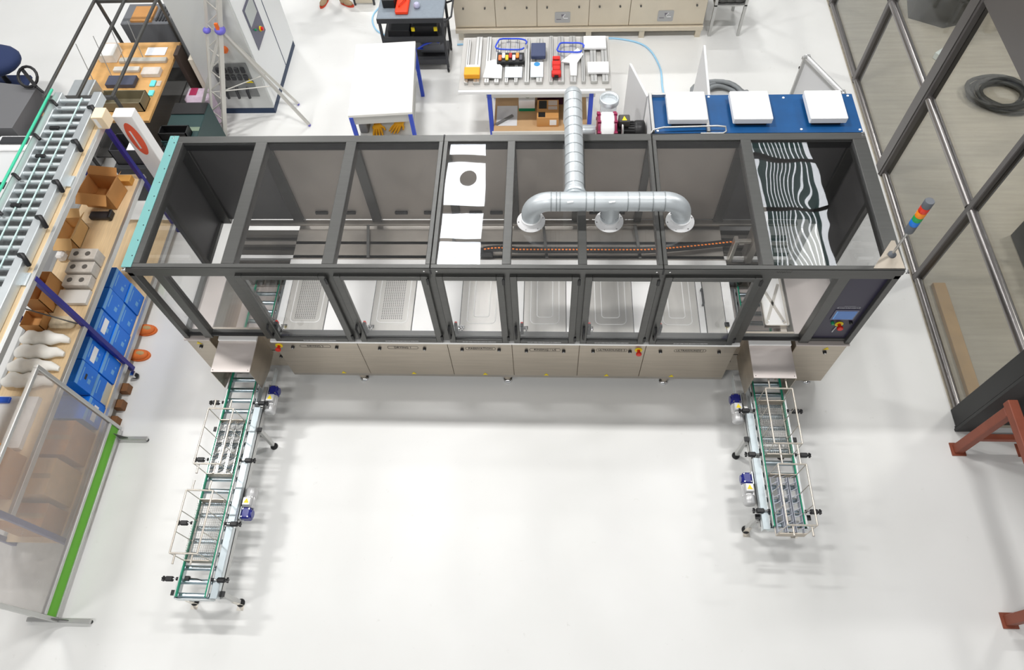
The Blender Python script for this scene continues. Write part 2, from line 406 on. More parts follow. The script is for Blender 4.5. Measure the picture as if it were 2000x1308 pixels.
# things behind the glass
def coil(name, label, cat, c, r, rt, turns, m, tilt=.02):
    pts = []
    for i in range(turns * 20 + 1):
        a = 2 * PI * i / 20; k = i / (turns * 20)
        rr = r * (1 + .22 * math.sin(k * 9)); pts.append((c[0] + rr * math.cos(a) + .06 * math.sin(i * .13), c[1] + rr * .8 * math.sin(a) + .04 * math.sin(i * .21), rt + c[2] + tilt * (i / 20) + .01 * math.sin(i)))
    return MB().tube(pts, rt, 6).build(name, m, label=label, cat=cat)
HOSE = mat('dark_hose_rubber', C(58, 56, 50), 0.5)
coil('coiled_cable', 'dark coiled cable lying on the floor behind the glass wall', 'cable', (9.95, 4.5, 0), .36, .028, 5, HOSE)
DKBAG = mat('dark_olive_cloth', C(52, 48, 38), 0.9, var=.3, vscale=12)
MB().prism([(9.15, 6.25, 0), (9.6, 6.0, 0), (10.1, 6.15, 0), (10.3, 6.9, 0), (9.3, 7.0, 0)], (0.05, 0.05, .7)).build('dark_sack', DKBAG, label='dark olive sack standing behind the glass wall', cat='sack')
DKP = mat('dark_green_planter', C(50, 48, 40), 0.8, var=.3, vscale=9)
pl = thing('planter', 'dark planter with reddish leaves behind the glass wall', 'planter', (9.75, 1.6, 0))
MB().box(9.35, 10.2, 1.1, 2.1, 0, .45, .02).build('box', DKP, pl)
LEAF = mat('dark_leaf', C(66, 52, 38), 0.7, var=.4, vscale=6)
for i in range(26):
    a = random.uniform(0, 2 * PI); r = random.uniform(.05, .3); b = Vector((9.77 + r * math.cos(a), 1.6 + r * math.sin(a), .45)); t = b + Vector((math.cos(a) * .25, math.sin(a) * .25, random.uniform(.2, .4)))
    s_ = Vector((-math.sin(a), math.cos(a), 0)) * .05
    MB().add([b, b + (t - b) * .5 + s_ + Vector((0, 0, .05)), t, b + (t - b) * .5 - s_ + Vector((0, 0, .05))], [(0, 1, 2, 3)]).build('leaf', LEAF, pl)
WOODY = mat('pale_plank', C(196, 160, 110), 0.7, var=.12, vscale=5)
bx('timber_plank', WOODY, None, 8.22, 8.36, -.2, 1.35, 0, .06, .004, label='pale timber plank on the floor behind the glass wall', cat='plank')
WHT = mat('reflection_white', C(222, 232, 230), 0.4)  # tube lamp reflections in the glass, built as solid white bars
MB().bar((9.3, 5.3, .05), (9.9, 5.75, .05), .1, .09).build('reflection_streak', WHT, label='white batten standing in for a lamp reflection, beside the dark sack', cat='streak')
MB().bar((10.75, 3.6, .05), (10.9, 5.3, .05), .12, .09).build('reflection_streak', WHT, label='white batten standing in for a lamp reflection, beside the coiled cable', cat='streak')

# ------------------------------------------------------------------ washing machine
MW, MD, MH = 6.6666, 1.576, 2.2
mc = thing('washing_machine', 'long industrial washing machine with dark framed glass enclosure and stainless base', 'machine', (3.33, .79, 0))
RX = [(0.0, .14), (.869, .983), (1.758, 1.861), (2.662, 2.75), (3.32, 3.394), (3.971, 4.045), (4.646, 4.723), (5.507, 5.604), (6.539, MW)]
# roof beams: front, back, cross; each aluminium profile with grooves
def beam_x(name, x0, x1, y0, y1, z0, z1):
    m_ = MB().box(x0, x1, y0, y1, z0, z1, .004)
    return m_.build(name, FRAME, mc)
for a, b in ((0, 2.703), (2.709, 4.682), (4.688, MW)):
    beam_x('roof_beam', a, b, 0.004, .046, 2.06, MH)
    MB().box(a, b, -.003, .003, 2.13, 2.19, .002).build('fascia_profile', FRAME, mc)
    beam_x('roof_beam', a, b, MD - .085, MD, 2.1, MH)
    MB().box(a, b, .03, .09, .955, 1.0, .003).build('sill_beam', FRAME, mc)
for i, (a, b) in enumerate(RX):
    joint = i in (3, 6)
    if joint:
        mid = (a + b) / 2
        for q0, q1 in ((a, mid - .003), (mid + .003, b)):
            bx('cross_beam', FRAME, mc, q0, q1, .046, MD - .085, 2.1, MH, .004)
    else:
        bx('cross_beam', FRAME, mc, a, b, .046, MD - .085, 2.1, MH, .004)
    # front and back posts
    if i not in (0, 8): bx('front_post', FRAME, mc, a - .012, b + .012, .006, .09, .95, 2.11, .004)
    bx('back_post', FRAME, mc, max(a, .0), min(b, MW), MD - .08, MD, .95, 2.1, .004)
bx('corner_post', FRAME, mc, 0, .055, .004, .075, .95, 2.11, .004)
bx('corner_post', FRAME, mc, MW - .055, MW, .004, .075, .95, 2.11, .004)
bx('front_post', FRAME, mc, .215, .3, .01, .09, .95, 2.11, .004)
bx('front_post', FRAME, mc, 6.175, 6.27, .01, .09, .95, 2.11, .004)
# teal strip along left roof edge with rivets
ts = bx('teal_edge_strip', TEAL, mc, -.004, .085, .0, MD, 2.2, 2.206)
rv = MB()
for i in range(9): rv.cyl((.062, .12 + i * .17, 2.206), (.062, .12 + i * .17, 2.21), .006, 6)
rv.build('rivet_row', CHROME, ts, kind='stuff')
# corner connectors
for (x, y) in ((MW - .01, .0), (MW - .03, MD), (.02, MD), (.015, 0)):
    MB().tube([(x, y, 2.19), (x + .02, y, 2.2), (x + .02, y - .03, 2.2), (x, y - .03, 2.2)], .008, 6).build('corner_clip', CHROME, mc)
for x in (2.706, 4.685):
    for yy, zz in ((-.004, 2.16),):
        bx('joint_plate', BLACK, mc, x - .008, x + .008, yy - .002, yy + .004, 2.125, 2.195)
        for s in (-.055, .055): MB().cyl((x + s, -.008, 2.165), (x + s, -.002, 2.165), .008, 8).build('screw', CHROME, mc)
    bx('joint_plate', BLACK, mc, x - .008, x + .008, MD - .03, MD, 2.199, 2.202)
# roof panes
for i in range(8):
    a, b = RX[i][1], RX[i + 1][0]
    MB().box(a - .01, b + .01, .04, MD - .08, 2.172, 2.178).build('roof_pane', G_ROOFW if i in (0, 7) else G_ROOF, mc)
    bx('pane_seal', GROOVE, mc, a, b, MD - .097, MD - .085, 2.1, 2.175)
    bx('pane_seal', GROOVE, mc, a, b, .046, .052, 2.12, 2.172)
# side frames and panels
for sx, xa, xb in ((0, 0.0, .05), (1, MW - .05, MW)):
    xm0, xm1 = (.012, .022) if sx == 0 else (MW - .022, MW - .012)
    bx('side_beam', FRAME, mc, xa, xb, .07, MD - .08, 2.1, 2.19, .004) if False else None
    bx('side_post', FRAME, mc, xa, xb, .87, .93, .95, 2.1, .004)
    bx('side_sill', FRAME, mc, xa, xb, .075, MD - .08, .95, 1.0, .004)
    MB().box(xm0 + .003, xm1 - .003, .075, .87, 1.0, 2.1).build('side_pane', G_FRONT, mc)
    bx('side_panel', SIDEM, mc, xm0, xm1, .93, MD - .08, .95, 2.1)
# back panels
for i in range(8):
    a, b = RX[i][1], RX[i + 1][0]
    bp = bx('back_panel', SIDEM if i in (0, 7) else BACKM, mc, a - .01, b + .01, MD - .045, MD - .035, .99, 2.1)
    if i in (1, 2, 3, 5):
        for q in (.3, .7):
            x = a + (b - a) * q; bx('grip', BLACK, bp, x - .07, x + .07, MD - .075, MD - .045, 1.1, 1.135, .005)
# fixed front panes
for a, b in ((.055, .215), (.3, .885), (5.59, 6.175)):
    MB().box(a, b, .05, .056, 1.0, 2.11).build('front_pane', G_FRONT, mc)
    bx('pane_seal', GROOVE, mc, a, b, .02, .05, .985, 1.003)
# six doors
DOORS = [(.97, 1.775), (1.845, 2.672), (2.742, 3.33), (3.384, 3.982), (4.034, 4.658), (4.712, 5.522)]
for i, (a, b) in enumerate(DOORS):
    w = .062; z0, z1 = .962, 2.105; y0, y1 = -.03, .006
    d = MB()
    for q in ((a, a + w, z0, z1), (b - w, b, z0, z1)): d.box(q[0], q[1], y0, y1, q[2], q[3], .004)
    for q in ((z0, z0 + .06), (z1 - w * .8, z1)): d.box(a + w, b - w, y0, y1, q[0], q[1], .003)
    door = d.build('door', FRAME, mc)
    MB().box(a + w, b - w, -.014, -.009, z0 + .06, z1 - w * .8).build('pane', G_FRONT, door)
    bx('seal', GROOVE, door, a + w, b - w, -.008, .004, z0 + .06, z0 + .068)
    hx = a + .026
    MB().tube([(hx, -.03, 1.13), (hx, -.075, 1.135), (hx, -.075, 1.295), (hx, -.03, 1.3)], .011, 8).build('handle', BLACK, door)
    for zz in (z0 + .06, z1 - .1): bx('hinge', BLACK, door, b - .012, b + .012, -.042, -.018, zz, zz + .075, .004)
    sw = bx('interlock_switch', BLACK, door, a + w + .004, a + w + .034, -.008, .03, 1.1, 1.26, .004)
    bx('switch_key', RED, door, a + w + .006, a + w + .03, .03, .05, 1.2, 1.25, .003)
    text('warning_text', 'DO NOT OPEN WHILE MACHINE IS IN OPERATION', WHITEINK, door, ((a + b) / 2 + (.0 if i else .05), -.0312, .99), .024, width=.33)
# control panel in right bay
cp = bx('control_panel', NAVYP, mc, 6.27, MW - .05, .045, .055, 1.0, 2.11)
scr = bx('screen', mat('screen_bezel', C(110, 110, 130), .4), cp, 6.345, 6.56, .036, .045, 1.345, 1.512, .003)
bx('display', SCREEN, cp, 6.36, 6.545, .034, .037, 1.36, 1.497)
bx('display_bar', mat('screen_cyan', C(96, 146, 200), .3, emit=(C(90, 150, 210), .25)), cp, 6.36, 6.372, .0335, .035, 1.372, 1.497)
pl_ = MB(); pts = rrect(6.345, 6.555, 1.528, 1.56, .012)
pl_.prism([(x, .044, z) for x, z in pts], (0, .003, 0)).build('logo_plate', mat('grey_print', C(128, 128, 136), .5), cp)
lg = MB()
for i in range(11): lg.box(6.365 + i * .0165, 6.365 + i * .0165 + .009, .0425, .0442, 1.537 + .004 * (i % 3), 1.552)
lg.build('logo_print', NAVYP, cp, kind='stuff')
bx('logo_bar', mat('grey_print', C(128, 128, 136), .5), cp, 6.4, 6.5, .043, .045, 1.572, 1.578)
def estop(parent, x, y, z):
    e = MB().cyl((x, y, z), (x, y - .006, z), .045, 20).build('emergency_stop', YELLOW, parent)
    MB().lathe([(.02, 0), (.02, -.03), (.034, -.032), (.036, -.05), (.03, -.056)], (x, y - .006, z), 16, 'Y').build('mushroom_button', RED, parent if parent.parent and parent.parent.parent else e)
    return e
def estop2(parent, x, y, z):
    MB().cyl((x, y, z), (x, y - .006, z), .038, 20).build('emergency_stop_ring', YELLOW, parent)
    MB().lathe([(.016, 0), (.016, -.03), (.027, -.032), (.029, -.05), (.024, -.056)], (x, y - .006, z), 16, 'Y').build('emergency_stop', RED, parent)
estop2(cp, 6.462, .045, 1.262)
MB().lathe([(.016, 0), (.016, -.02), (.012, -.026)], (6.392, .045, 1.29), 12, 'Y').build('start_button', mat('green_button', C(20, 140, 90), .4), cp)
MB().lathe([(.016, 0), (.016, -.02), (.012, -.026)], (6.556, .045, 1.3), 12, 'Y').build('selector', BLACK, cp)
MB().tube([(6.452, .04, 1.215), (6.44, .034, 1.13)], .004, 6).build('key_tag', WHITEINK, cp)

# base: bodies
BB = [.9, 1.772, 2.698, 3.355, 4.037, 4.702, 5.6]
bx('base_body', STEELD, mc, .91, 5.59, .02, MD - .03, .13, .9)
NAMES = ['DRYING 2', 'DRYING 1', 'PASSIVATION', 'RINSING / US', 'ULTRASOUNDS 2', 'ULTRASOUNDS 1']
LBX = [(1.161, 1.484), (2.072, 2.391), (2.876, 3.186), (3.531, 3.849), (4.207, 4.521), (4.989, 5.309)]
LZ = [.818, .805, .798, .783, .79, .793]
KNX = [[1.085, 1.545], [1.99, 2.455], [2.842, 3.222], [3.5, 3.88], [4.178, 4.55], [4.855, 5.44]]
WRX = [1.475, 2.255, 3.04, 3.705, 4.355, 5.05]
def knob(parent, x, y, z):
    k = MB().lathe([(.018, 0), (.018, -.018), (.014, -.022)], (x, y, z), 12, 'Y').build('latch', BLACK, parent)
    MB().lathe([(.0095, 0), (.008, -.004)], (x, y - .022, z + .002), 8, 'Y').build('latch_key', CHROME, k if parent.parent is None else parent)
def warn(parent, x, y, z, s=.03):
    MB().prism([(x - s, y, z), (x + s, y, z), (x, y, z + s * 1.7)], (0, -.002, 0)).build('warning_sticker', YELLOW, parent)
for i in range(6):
    a, b = BB[i] + .002, BB[i + 1] - .002
    p = MB().box(a, b, 0, .02, .205, .9, .003).build('base_panel', STEEL, mc)
    x0, x1 = LBX[i]; z = LZ[i]
    pts = rrect(x0, x1, z - .03, z + .03, .024); pin = rrect(x0 + .004, x1 - .004, z - .026, z + .026, .02)
    n = len(pts); ol = MB(); ol.add([(x, -.0015, zz) for x, zz in pts] + [(x, -.0015, zz) for x, zz in pin], [(k, (k + 1) % n, n + (k + 1) % n, n + k) for k in range(n)])
    ol.build('label_outline', INK, p)
    text('label_text', NAMES[i], INK, p, ((x0 + x1) / 2, -.0015, z), .046, width={'DRYING 2': .17, 'DRYING 1': .17, 'PASSIVATION': .245, 'RINSING / US': .225, 'ULTRASOUNDS 2': .27, 'ULTRASOUNDS 1': .27}[NAMES[i]])
    for kx in KNX[i]: knob(p, kx, 0, z - .012)
    warn(p, WRX[i], -.001, .212, .027)
    if i == 0: estop2(p, .945, 0, .825)
    if i == 4: estop2(p, 4.634, 0, .8)
MB().box(.885, 5.615, -.012, .04, .9, .93, .003).build('worktop_lip', STEELT, mc)
bx('skirt', STEELD, mc, .9, 5.6, .006, .03, .15, .203)
# end cabinets
def endcab(x0, x1, kx):
    p = MB().box(x0, x1, 0, .9, .15, .93, .004).build('end_cabinet', STEEL, mc)
    MB().box(x0 - .012, x1 + .012, -.014, .9, .93, .952, .003).build('cabinet_lip', HOOD, p)
    knob(p, kx, 0, .8); warn(p, kx - .0, -.001, .845, .028)
endcab(0.005, .25, .112); endcab(6.165, 6.655, 6.475)
for x0, x1, kx in ((.25, .9, .8), (5.6, 6.165, 5.64)):
    r = bx('recess_panel', STEEL, mc, x0, x1, .12, .14, .15, .95)
    bx('recess_seam', GROOVE, r, x0 + (.45 if x0 < 1 else 0), x1 - (0 if x0 < 1 else .12), .117, .121, .5, .506)
    knob(r, kx, .12, .38)
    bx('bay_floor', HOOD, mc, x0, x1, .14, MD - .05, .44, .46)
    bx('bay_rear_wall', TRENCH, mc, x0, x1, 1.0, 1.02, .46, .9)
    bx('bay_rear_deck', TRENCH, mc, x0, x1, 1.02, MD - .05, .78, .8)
for (x, y) in ((1.652, .05), (3.276, .05), (5.0, .05), (.12, .06), (6.56, .08), (.12, 1.5), (2.4, 1.5), (4.4, 1.5), (6.56, 1.5)):
    f = MB().cyl((x, y, .02), (x, y, .16), .022, 10).cyl((x, y, .09), (x, y, .16), .045, 10).build('levelling_foot', STEEL, mc)
    MB().lathe([(.052, 0), (.052, .008), (.04, .022), (.018, .03)], (x, y, 0), 18).build('foot_disc', CHROME, f)
# worktop, lids
bx('worktop', STEELT, mc, .9, 5.6, .04, 1.03, .9, .92, .003)
LIDS = [(.985, 1.405, 'p'), (1.893, 2.32, 'p'), (2.82, 3.25, 'r'), (3.47, 3.9, 'r'), (4.13, 4.58, 'r'), (4.81, 5.24, 'r'), (5.315, 5.505, 'n')]
def ring(x0, x1, y0, y1, z, r=.04, t=.004):
    pts = rrect(x0, x1, y0, y1, r, 5); m_ = MB(); P = [(x, y, z) for x, y in pts]
    return m_.tube(P + [P[0]], t, 6)
for (a, b, kd) in LIDS:
    bx('lid_seal', GROOVE, mc, a - .007, b + .007, .11, .927, .9185, .9215)
    l = MB().box(a, b, .117, .92, .921, .93, .003).build('tank_lid', LIDM, mc)
    if kd == 'r':
        ring(a + .07, b - .07, .22, .84, .93, .05, .005).build('embossed_ring', STEELT, l)
        ring(a + .135, b - .135, .3, .76, .93, .03, .005).build('embossed_ring', STEELT, l)
    if kd == 'p':
        ring(a + .06, b - .05, .22, .9, .93, .05, .005).build('embossed_ring', STEELT, l)
        hm = MB()
        for iy in range(27):
            for ix in range(11):
                hm.cyl((a + .11 + ix * .0205, .27 + iy * .0205, .9302), (a + .11 + ix * .0205, .27 + iy * .0205, .9312), .0062, 6, smooth=False)
        hm.build('perforation', mat('dark_hole', C(70, 68, 66), .6), l, kind='stuff')
    if kd != 'n':
        bx('latch_base', BLACK, l, a + .01, a + .075, .085, .107, .92, .94, .003)
        MB().tube([(a + .03, .097, .935), (a + .03, .097, .965), (a + .03, .16, .965), (a - .012, .175, .945)], .008, 6).build('latch_lever', CHROME, l)
        bx('latch_plate', CHROME, l, a - .015, a + .045, .15, .19, .93, .938, .002)
    else:
        bx('lid_hinge', BLACK, l, b - .015, b + .03, .2, .25, .93, .945, .003)
        MB().tube([(a - .02, .45, .935), (a - .02, .45, .975), (a - .02, .63, .975), (a - .02, .63, .935)], .012, 8).build('grip', BLACK, l)
# gantry trench behind worktop
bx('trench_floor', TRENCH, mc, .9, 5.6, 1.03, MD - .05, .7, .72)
bx('rear_ledge', STEELD, mc, .25, 6.4, 1.46, MD - .05, .955, .985, .003)
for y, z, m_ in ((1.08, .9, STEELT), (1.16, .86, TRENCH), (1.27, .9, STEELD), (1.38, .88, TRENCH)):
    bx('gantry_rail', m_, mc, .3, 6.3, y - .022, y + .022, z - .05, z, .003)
for x in (1.75, 2.7, 3.7, 4.7):
    MB().bar((x, 1.06, .91), (x - .04, 1.46, .97), .03, .02).build('gantry_bracket', FRAME, mc)
bx('motor_block', BLACK, mc, 2.98, 3.12, 1.05, 1.14, .92, 1.0, .01)
ch = []
for i in range(31):
    t = i / 30; x = 3.02 + t * 2.72; y = 1.1 + (.12 * max(0, (t - .62) / .38) ** 1.3); ch.append((x, y, 1.0 + .03 * math.sin(PI * min(1, t * 8)) * (t < .125)))
cc = MB()
for i in range(30): cc.bar(ch[i], ch[i + 1], .05, .05)
ccn = cc.build('cable_chain', BLACK, mc)
om = MB()
for i in range(72):
    t = (i + .5) / 72 * 30; k = int(t); p = Vector(ch[k]).lerp(Vector(ch[k + 1]), t - k) + Vector((0, -.012, .026)); om.box(p.x - .011, p.x + .011, p.y - .007, p.y + .007, p.z - .003, p.z + .003)
om.build('orange_link_strip', mat('orange_link', C(240, 130, 40), .5, emit=(C(240, 130, 40), .3)), ccn, kind='stuff')
bx('gantry_arm', WIRE, mc, 5.62, 5.66, 1.02, 1.1, .8, 1.25, .004)
bx('gantry_arm', WIRE, mc, 5.66, 5.8, 1.05, 1.09, 1.18, 1.22, .004)
bx('gantry_column', STEELD, mc, 5.8, 5.86, 1.0, 1.2, .5, 1.6, .004)
# lifting tray with crossed braces in right bay
lt = MB().box(5.88, 6.12, .2, .86, .915, .925).build('lifting_tray', STEELT, mc)
for q in ((5.88, 5.89, .2, .86), (6.11, 6.12, .2, .86), (5.88, 6.12, .2, .21)): bx('tray_rim', WIRE, lt, q[0], q[1], q[2], q[3], .925, .965)
for p0, p1 in (((5.91, .25, .93), (6.09, .72, .93)), ((6.09, .25, .93), (5.91, .72, .93))): MB().bar(p0, p1, .028, .008).build('cross_brace', WIRE, lt)
for x in (5.93, 6.07): MB().cyl((x, .27, .925), (x, .27, .94), .009, 8).build('bolt', CHROME, lt)
bx('tray_hook', WIRE, lt, 6.04, 6.1, .16, .2, .88, .915)
bx('inner_post', STEELT, mc, 6.2, 6.215, .95, 1.0, .46, 1.5)
# stainless tunnels over the conveyor mouths
for (x0, x1) in ((.337, .737), (5.708, 6.116)):
    h = MB().box(x0, x1, -.352, .12, .893, .9, .002).build('tunnel_hood', HOOD, mc)
    for xs in (x0, x1 - .006): 
        MB().prism([(xs, -.35, .53), (xs, -.35, .893), (xs, .12, .893), (xs, .12, .45), (xs, -.1, .45)], (.006, 0, 0)).build('side_sheet', STEEL, h)
    bx('rear_flange', STEELT, h, x0, x1, .0, .12, .9, .925, .002)
    for xs in (x0 + .02, x1 - .02): MB().cyl((xs, -.33, .9), (xs, -.33, .903), .005, 6).build('rivet', CHROME, h)
for x in (.79, 5.65):
    MB().box(x - .005, x + .005, -.3, -.06, .36, .44, .002).build('drive_bracket', GALVR, mc)
MB().tube([(5.62 + i * .006, -.0035, 2.165 + .012 * math.sin(i * 1.9) * (1 if i % 7 else 1.8)) for i in range(22)], .0012, 4).build('pen_scribble', INK, mc)
# signal tower
st = thing('signal_tower', 'signal tower with grey, red, amber, green and blue segments on the machine roof corner', 'signal light', (6.58, .15, 2.2))
MB().prism([(6.4, .012, 2.201), (6.655, .012, 2.201), (6.64, .3, 2.201), (6.61, .3, 2.201)], (0, 0, .006)).build('base_plate', STEEL, st)
MB().lathe([(.034, 0), (.034, .012), (.014, .03)], (6.58, .15, 2.206), 16).build('pole_flange', mat('grey_plastic', C(96, 100, 106), .5), st)
MB().cyl((6.58, .15, 2.22), (6.58, .15, 2.54), .011, 10).build('pole', ALU, st)
zz = 2.52
for nm, hh, m_ in (('lower_housing', .085, MATS['grey_plastic']), ('blue_segment', .055, mat('blue_lens', C(20, 120, 215), .25)), ('green_segment', .05, mat('green_lens', C(30, 160, 80), .25)), ('amber_segment', .055, mat('amber_lens', C(245, 140, 20), .25)), ('red_segment', .055, mat('red_lens', C(222, 52, 24), .25)), ('top_cap', .07, MATS['grey_plastic'])):
    MB().lathe([(.034, 0), (.037, .006), (.037, hh - .008), (.034, hh - .002)], (6.58, .15, zz), 18).build(nm, m_, st); zz += hh - .001
# ------------------------------------------------------------------ roller conveyors
def star_clamp(parent, x, y, z, s):
    """guide clamp: split block, rod and star knob; s = outward direction"""
    c = MB().box(x + s * .0, x + s * .075, y - .022, y + .022, z - .03, z + .01, .008).build('guide_clamp', BLACK, parent)
    pts = []
    for k in range(10):
        a = PI * k / 5; r = .026 if k % 2 == 0 else .014; pts.append((x + s * .085, y + r * math.cos(a), z - .01 + r * math.sin(a)))
    MB().prism(pts, (s * .018, 0, 0)).build('star_knob', BLACK, c)
    MB().cyl((x, y, z), (x - s * .05, y, z), .007, 8).build('clamp_rod', CHROME, c)
    MB().lathe([(.016, 0), (.016, s * .02)], (x - s * .052, y, z), 10, 'X').build('rod_collar', BLACK, c)
def gearmotor(parent, x, y, z, s, fwd):
    """worm gear (blue) at (x,y,z); silver motor along fwd*Y"""
    g = MB().box(x - .045, x + .045, y - .055, y + .055, z - .06, z + .05, .014).build('gearbox', BLUEP, parent)
    MB().cyl((x + s * .045, y, z), (x + s * .056, y, z), .04, 14).build('gearbox_cover', BLUEP, g)
    for dx in (-.03, .03):
        for dy in (-.038, .038): MB().cyl((x + dx, y + dy, z + .05), (x + dx, y + dy, z + .056), .0075, 8).build('bolt', CHROME, g)
    m_ = MB().cyl((x, y + fwd * .055, z), (x, y + fwd * .17, z), .05, 18)
    for k in range(14):
        a = 2 * PI * k / 14; m_.box(x + .05 * math.cos(a) - .004, x + .05 * math.cos(a) + .004, *sorted((y + fwd * .06, y + fwd * .165)), z + .05 * math.sin(a) - .004, z + .05 * math.sin(a) + .004)
    mo = m_.build('motor', SILVER, parent)
    MB().lathe([(.054, 0), (.058, fwd * .01), (.058, fwd * .075), (.048, fwd * .09), (.02, fwd * .092)], (x, y + fwd * .165, z), 20, 'Y').build('fan_cover', SILVER, mo)
    MB().box(x - .04, x + .04, *sorted((y + fwd * .065, y + fwd * .145)), z + .045, z + .085, .006).build('terminal_box', SILVER, mo)
    q = y + fwd * .105
    MB().prism([(x - .026, q - .02, z + .086), (x + .026, q - .02, z + .086), (x, q + .026, z + .086)], (0, 0, .001)).build('warning_sticker', YELLOW, mo)
    MB().bar((x - s * .05, y - .06, z), (x - s * .05, y + .06, z), .01, .1).build('mount_plate', GALVR, g)
def conveyor(name, label, xg0, xg1, yend, side, legs, motors, clampsL, clampsR, covers, ytop=.95):
    """xg0,xg1 inner guide rails; side=+1 drive cover on right"""
    cx = (xg0 + xg1) / 2
    t = thing(name, label, 'conveyor', (cx, (yend + ytop) / 2, 0))
    zr = .465
    lo, hi = (xg0 - .035, xg1 + .03) if side > 0 else (xg0 - .03, xg1 + .035)
    # side channels
    for xs in (lo, hi): MB().box(xs - .006, xs + .006, yend, ytop, .39, .505, .002).build('side_channel', GALVR, t)
    bx('end_plate', GALVR, t, lo, hi, yend - .006, yend, .4, .495)
    # rollers
    first = None; y = yend + .03; k = 0
    while y < ytop:
        if first is None:
            r = MB().cyl((lo + .006, y, zr), (hi - .006, y, zr), .025, 14).build('roller', ROLLER, t)
            for xs in (lo + .008, hi - .02): MB().cyl((xs, y, zr), (xs + .012, y, zr), .0262, 14).build('end_bearing', BLACK, r)
            first = r
        else: dup(first, (0, y - (yend + .03), 0))
        y += .1215; k += 1
    # guides
    for xs in (xg0, xg1):
        MB().box(xs - .006, xs + .006, yend + .005, ytop, .515, .55, .003).build('side_guide', GREEN, t)
        o = -1 if xs == xg0 else 1
        MB().box(xs + o * .006, xs + o * .018, yend + .01, ytop - .02, .518, .547, .002).build('guide_bracket', ALU, t)
    # drive cover
    x0 = (hi + .004) if side > 0 else (lo - .004 - .065); x1 = x0 + .065
    for (ya, yb) in covers:
        c = MB().box(x0, x1, ya, yb, .512, .518, .002).build('drive_cover', COVER, t)
        for xs in (x0, x1 - .004): bx('cover_flange', GALVR, c, xs, xs + .004, ya, yb, .44, .512)
    xo = (x1 - .02) if side > 0 else (x0 + .02)
    MB().box(xo - .02, xo + .02, yend + .02, -.3, .37, .46, .003).build('drive_beam', ALU, t)
    MB().box(min(xo, hi if side > 0 else lo), max(xo, hi if side > 0 else lo), yend + .02, yend + .035, .38, .45).build('end_bracket', GALVR, t)
    # legs
    xf = xo + side * .04; xi = lo - .03 if side > 0 else hi + .03
    for (yl, plate) in legs:
        for xs, sgn in ((xf, 1), (xi, 1)):
            l = MB().box(xs - .02, xs + .02, yl - .02, yl + .02, .06, .46, .004).build('leg', ALU, t)
            bx('leg_cap', BLACK, l, xs - .024, xs + .024, yl - .024, yl + .024, .46, .475, .002)
            MB().lathe([(.038, 0), (.04, .012), (.028, .03), (.01, .036), (.01, .065)], (xs, yl, 0), 16).build('foot', BLACK, l)
            if plate: MB().prism([(xs - .03, yl - .024, .0), (xs + .035, yl - .024, .0), (xs + .02, yl - .024, .16), (xs - .03, yl - .024, .16)], (0, .004, 0)).prism([(xs - .03, yl - .07, 0), (xs + .035, yl - .07, 0), (xs + .035, yl - .02, 0), (xs - .03, yl - .02, 0)], (0, 0, .004)).build('anchor_bracket', WIRE, l)
        MB().bar((xi, yl, .3), (xf, yl, .3), .03, .03).build('leg_stretcher', ALU, t)
        bx('leg_joint', ALU, t, min(xf, xo) - .005, max(xf, xo) + .005, yl - .03, yl + .03, .39, .44)
    for (my, fw) in motors: gearmotor(t, xo + side * .082, my, .41, side, fw)
    for y in clampsL: star_clamp(t, xg0 - .07, y, .535, -1)
    for y in clampsR: star_clamp(t, xg1 + .07, y, .535, 1)
    return t
cl = conveyor('roller_conveyor', 'long roller conveyor leaving the left end of the machine', .393, .662, -2.44, 1, [(-.79, False), (-2.39, True)], [(-.33, -1), (-1.64, 1)], [-.52, -1.14, -1.77, -2.28], [-.52, -1.14, -1.77, -2.28], [(-2.44, -1.79), (-1.75, -.56)])
cr = conveyor('roller_conveyor', 'short roller conveyor at the right end of the machine', 5.803, 6.078, -1.69, -1, [(-.81, False), (-1.58, True)], [(-.36, -1), (-1.2, -1)], [-.53, -.99, -1.54], [-.53, -.99, -1.54], [(-1.71, -1.02), (-.98, -.55)])
for y in (-2.265,):
    sb = MB().box(.41, .455, y - .02, y + .02, .47, .505, .004).build('sensor', BLACK, cl)
    MB().tube([(.455, y, .49), (.53, y - .005, .5), (.59, y - .02, .48), (.64, y - .05, .47)], .005, 6).build('sensor_cable', BLACK, cl)

